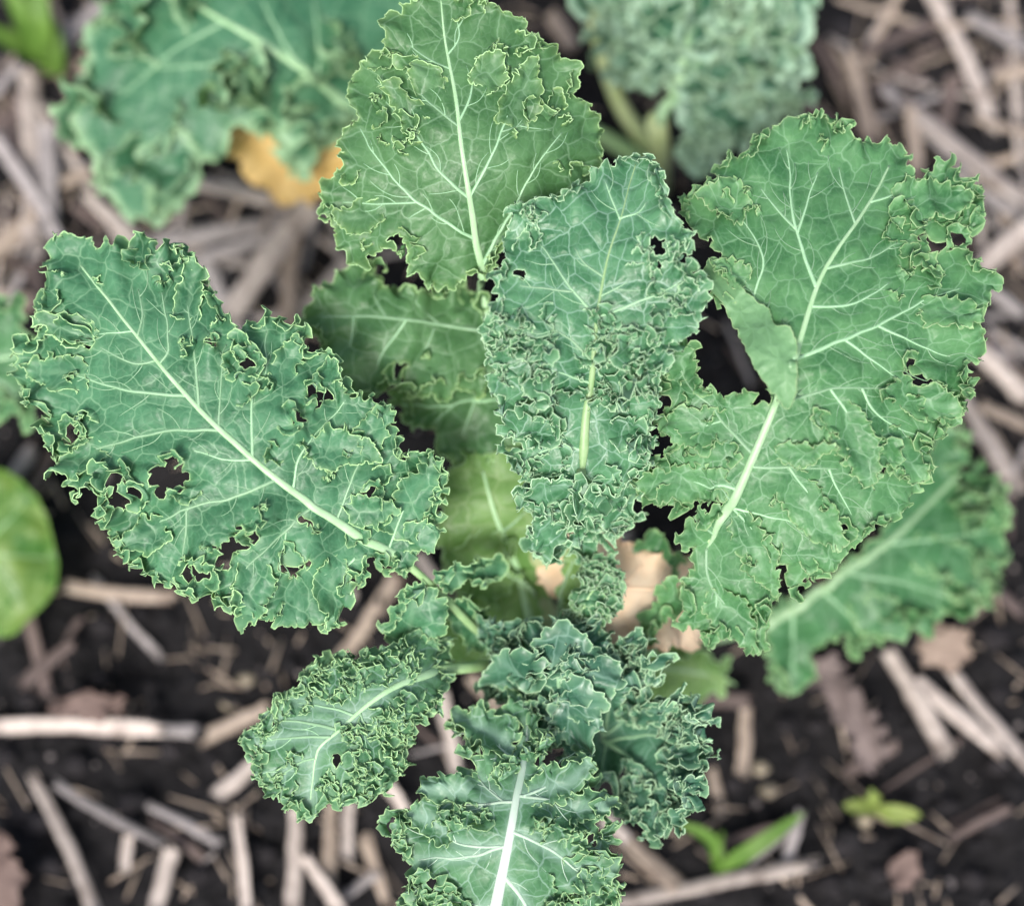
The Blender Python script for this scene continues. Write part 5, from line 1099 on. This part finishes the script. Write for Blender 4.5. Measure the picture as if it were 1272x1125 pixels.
STRAW = [
 (37, 100, 42, 300, 38, 'pale', 'upright pale straw at upper left beside the grass tuft'), (62, 165, 66, 290, 34, 'grey', 'grey straw running beside the upright pale straw at upper left'), (63, 67, 131, 5, 34, 'grey', 'broad grey straw between the grass tuft and the frilled top left leaf'),
 (0, 179, 80, 300, 22, 'grey', 'bluish grey slanting straw at the upper left border'), (-20, 320, 62, 258, 40, 'tan', 'broad tan straw crossing the left border above the left leaf'), (75, 228, 112, 214, 28, 'tan', 'short tan straw left of the frilled top left leaf'),
 (112, 246, 176, 306, 26, 'pale', 'pale slanting straw just above the tip of the left leaf'), (228, 226, 358, 258, 30, 'pale', 'pale straw leaving the tip of the frilled top left leaf to the right'), (180, 300, 358, 268, 28, 'grey', 'long grey straw lying level above the left leaf'), (232, 320, 340, 287, 22, 'grey', 'thin grey straw under the long level one above the left leaf'),
 (284, 398, 384, 262, 40, 'pale', 'thick pale straw slanting below the orange fallen leaf'), (357, 400, 364, 296, 32, 'tan', 'upright tan straw right of the thick slanting one below the orange leaf'), (372, 384, 432, 322, 28, 'pale', 'pale straw tucked under the lower lobe of the tall top leaf'),
 (0, 360, 40, 372, 26, 'tan', 'short tan straw at the left border above the cut-off leaf'), (40, 330, 66, 420, 30, 'dark', 'dark straw stub left of the left leaf tip'), (-10, 120, 24, 84, 28, 'grey', 'grey straw stub at the top left border'), (140, 70, 150, 20, 24, 'tan', 'short tan straw under the rim of the top left leaf'), (15, 150, 40, 90, 24, 'dark', 'dark straw leaning on the grass tuft'),
 (120, 300, 250, 345, 24, 'dark', 'dark straw behind the top rim of the left leaf'), (255, 330, 300, 420, 26, 'grey', 'grey straw between the left leaf and the thick slanting straw'),
 (1165, -10, 1236, 146, 30, 'pale', 'long pale straw hanging from the top border at right'), (1062, 66, 1086, 178, 28, 'tan', 'tan upright straw above the right leaf'), (1127, 135, 1270, 244, 34, 'pale', 'broad pale straw slanting to the right border'), (1130, 142, 1137, 216, 26, 'tan', 'short upright tan straw touching the right leaf rim'),
 (1204, 18, 1275, 62, 26, 'grey', 'grey straw in the upper right corner'), (1078, 58, 1160, 26, 22, 'dark', 'dark straw crossing near the top right'), (1213, 338, 1275, 286, 40, 'pale', 'broad pale straw right of the right leaf'), (1232, 98, 1275, 92, 22, 'tan', 'short tan straw at the upper right border'), (1172, 180, 1188, 92, 24, 'dark', 'dark upright straw beside the long pale one at top right'),
 (1004, 124, 1060, 160, 26, 'dark', 'dark straw just above the top of the right leaf'), (1236, 356, 1275, 388, 20, 'grey', 'thin grey straw at the right border beside the right leaf'), (684, 16, 710, 56, 32, 'tan', 'short tan straw beside the stalk at the top'), (1180, 210, 1272, 262, 24, 'grey', 'grey straw beneath the broad slanting one at right'), (1020, 40, 1060, 110, 20, 'dark', 'dark thin straw left of the tan upright one above the right leaf'),
 (1100, 110, 1200, 210, 22, 'grey', 'grey straw behind the broad pale one at right'), (1210, 150, 1275, 170, 22, 'tan', 'tan straw at right border above the broad pale one'), (1240, 200, 1275, 330, 24, 'tan', 'tan upright straw at the right border'),
 (1198, 494, 1264, 604, 30, 'pale', 'pale straw slanting away from the right leaf tip'), (1206, 423, 1275, 494, 30, 'pale', 'pale straw at the right border above another one'), (1220, 505, 1275, 532, 22, 'tan', 'thin tan straw between two pale ones at the right border'), (1225, 420, 1275, 440, 16, 'grey', 'thin grey straw at the right border by the right leaf'),
 (1107, 812, 1174, 930, 30, 'pale', 'pale straw falling away below the lower right leaf'), (1143, 848, 1245, 934, 28, 'pale', 'pale straw crossing the one below the lower right leaf'), (1188, 840, 1278, 950, 24, 'pale', 'whitish straw slanting to the right border at lower right'), (932, 880, 928, 958, 24, 'tan', 'upright tan straw right of the dark bowl-shaped leaf'),
 (766, 1120, 994, 1074, 24, 'pale', 'long pale straw lying level beneath the grass seedling'), (785, 1046, 845, 1102, 28, 'tan', 'tan straw right of the bottom leaf'), (752, 1016, 781, 1044, 22, 'pale', 'short pinkish straw between bottom leaf and bowl-shaped leaf'), (890, 958, 899, 1012, 18, 'tan', 'thin tan straw right of the bowl-shaped leaf'), (998, 1012, 980, 1068, 18, 'grey', 'grey upright straw stub beside the grass seedling'),
 (1190, 1040, 1260, 1005, 14, 'dark', 'thin dark straw at lower right'), (870, 868, 930, 870, 24, 'dark', 'dark level straw right of the bowl-shaped leaf'), (1060, 960, 1130, 920, 20, 'dark', 'dark straw below the mauve dead leaf'), (1200, 700, 1275, 760, 24, 'dark', 'dark straw behind the lower right leaf'),
 (-10, 900, 186, 904, 27, 'pale', 'long pale straw lying level at the left border'), (180, 903, 238, 908, 23, 'grey', 'grey straw carrying on from the long level one at left'), (243, 916, 325, 880, 24, 'tan', 'tan straw left of the small low leaf'), (272, 986, 322, 944, 26, 'pale', 'pale straw half under the small low leaf'),
 (40, 974, 112, 1130, 19, 'pale', 'long thin pale straw slanting at lower left'), (68, 976, 194, 1048, 14, 'grey', 'thin grey straw meeting the slanting one at lower left'), (178, 1002, 264, 1047, 14, 'grey', 'second thin grey straw right of the slanting one at lower left'), (150, 1040, 146, 1082, 22, 'pale', 'short upright pale straw stub at lower left'), (209, 1058, 188, 1130, 25, 'pale', 'pale straw standing off the bottom border at lower left'),
 (297, 1014, 308, 1130, 22, 'pale', 'upright grey-white straw at the bottom left of the small low leaf'), (366, 1006, 362, 1130, 25, 'pale', 'upright pale straw below the tip of the small low leaf'), (411, 1000, 408, 1090, 23, 'tan', 'upright tan straw below the small low leaf'), (434, 996, 432, 1064, 24, 'pale', 'short pale straw right of the upright tan one'), (382, 1066, 424, 1130, 23, 'pale', 'pale straw slanting at the bottom border under the tan one'), (445, 1018, 476, 1122, 20, 'tan', 'tan slanting straw left of the bottom leaf'), (426, 1114, 464, 1088, 18, 'grey', 'short grey straw left of the bottom leaf'),
 (480, 970, 505, 1008, 24, 'pale', 'short pale straw right of the small low leaf'), (82, 728, 208, 741, 22, 'tan', 'level tan straw right of the round weed leaf'), (428, 812, 492, 716, 26, 'tan', 'tan straw behind the little lobes of the left leaf stalk'), (547, 862, 567, 956, 27, 'pale', 'pinkish upright straw between small low leaf and bottom leaf'), (520, 690, 545, 730, 22, 'pale', 'pale straw seen between left leaf and its stalk lobes'), (440, 740, 400, 715, 20, 'pale', 'pale straw peeping from under the left leaf'),
 (585, 840, 620, 880, 22, 'tan', 'tan straw under the small low leaf stalk'), (20, 700, 60, 860, 20, 'dark', 'dark straw under the round weed leaf'), (90, 800, 30, 850, 22, 'dark', 'dark slanting straw below the round weed leaf'), (0, 610, 40, 560, 28, 'grey', 'grey straw above the round weed leaf'), (60, 560, 30, 620, 18, 'dark', 'dark straw at the left between cut-off leaf and weed'),
 (700, 690, 780, 660, 22, 'pale', 'pale straw far down between central and right leaves'), (905, 395, 935, 470, 8, 'grey', 'thin grey straw in the dark gap by the folded right leaf'), (470, 320, 515, 310, 12, 'pale', 'thin pale straw in the gap between tall top leaf and its lower lobe'), (1140, 290, 1175, 320, 24, 'dark', 'dark straw behind the hole in the right leaf'),
]
for i, s in enumerate(STRAW): put_straw(*s[:5], M_STRAW[s[5]], s[6], 400 + i, zoff=.002 + .0035 * (i % 4))
# smaller scraps between them, denser where the photo shows mulch
rng = random.Random(8); k = 0
while k < 140:
    x = rng.uniform(-20, 1290); y = rng.uniform(-20, 1140)
    d = 1.0 if (y < 420 and (x < 460 or x > 1080)) else (0.75 if x > 1180 and y < 640 else 0.07)
    if rng.random() > d or hidden(x, y): continue
    a = rng.uniform(0, math.pi); l = rng.uniform(18, 75) * (1.3 if d > .9 else .8); w = rng.uniform(4, 15)
    mk = rng.choice(['dark', 'dark', 'grey', 'tan'] if d < .9 else ['dark', 'grey', 'tan', 'pale'])
    head = ('short ' if l < 45 else 'longish ') + ('thick ' if w > 10 else 'thin ') + {'dark': 'dark', 'grey': 'grey', 'tan': 'tan', 'pale': 'pale'}[mk] + ' straw scrap'
    put_straw(x - math.cos(a) * l, y - math.sin(a) * l, x + math.cos(a) * l, y + math.sin(a) * l, w, M_STRAW[mk], where(x, y, head), 900 + k, zoff=rng.uniform(-.001, .003), group='small straw scraps'); k += 1
# chaff: fine bits nobody could count
r = np.random.RandomState(3); parts = []
for i in range(900):
    c = np.array([r.uniform(-.4, .4), r.uniform(-.38, .38)]); a = r.uniform(0, 6.3); l = r.uniform(.003, .02); w = r.uniform(.0003, .0010); z = float(soil_h(c[:1], c[1:])[0]) + .0025
    d = np.array([math.cos(a), math.sin(a), r.uniform(-.2, .2)]) * l
    parts.append(tube(np.array([[c[0], c[1], z] - d, [c[0], c[1], z], [c[0], c[1], z] + d]), [w, w * 1.1, w * .8], 4, .5))
V, F = join(parts); o = build('chaff', V, F, M_STRAW['tan']); tag(o, 'fine straw chaff scattered over the soil', kind='stuff')
print('BUILT', round(time.time() - T0, 1), sum(len(o.data.polygons) for o in bpy.data.objects if o.type == 'MESH'))
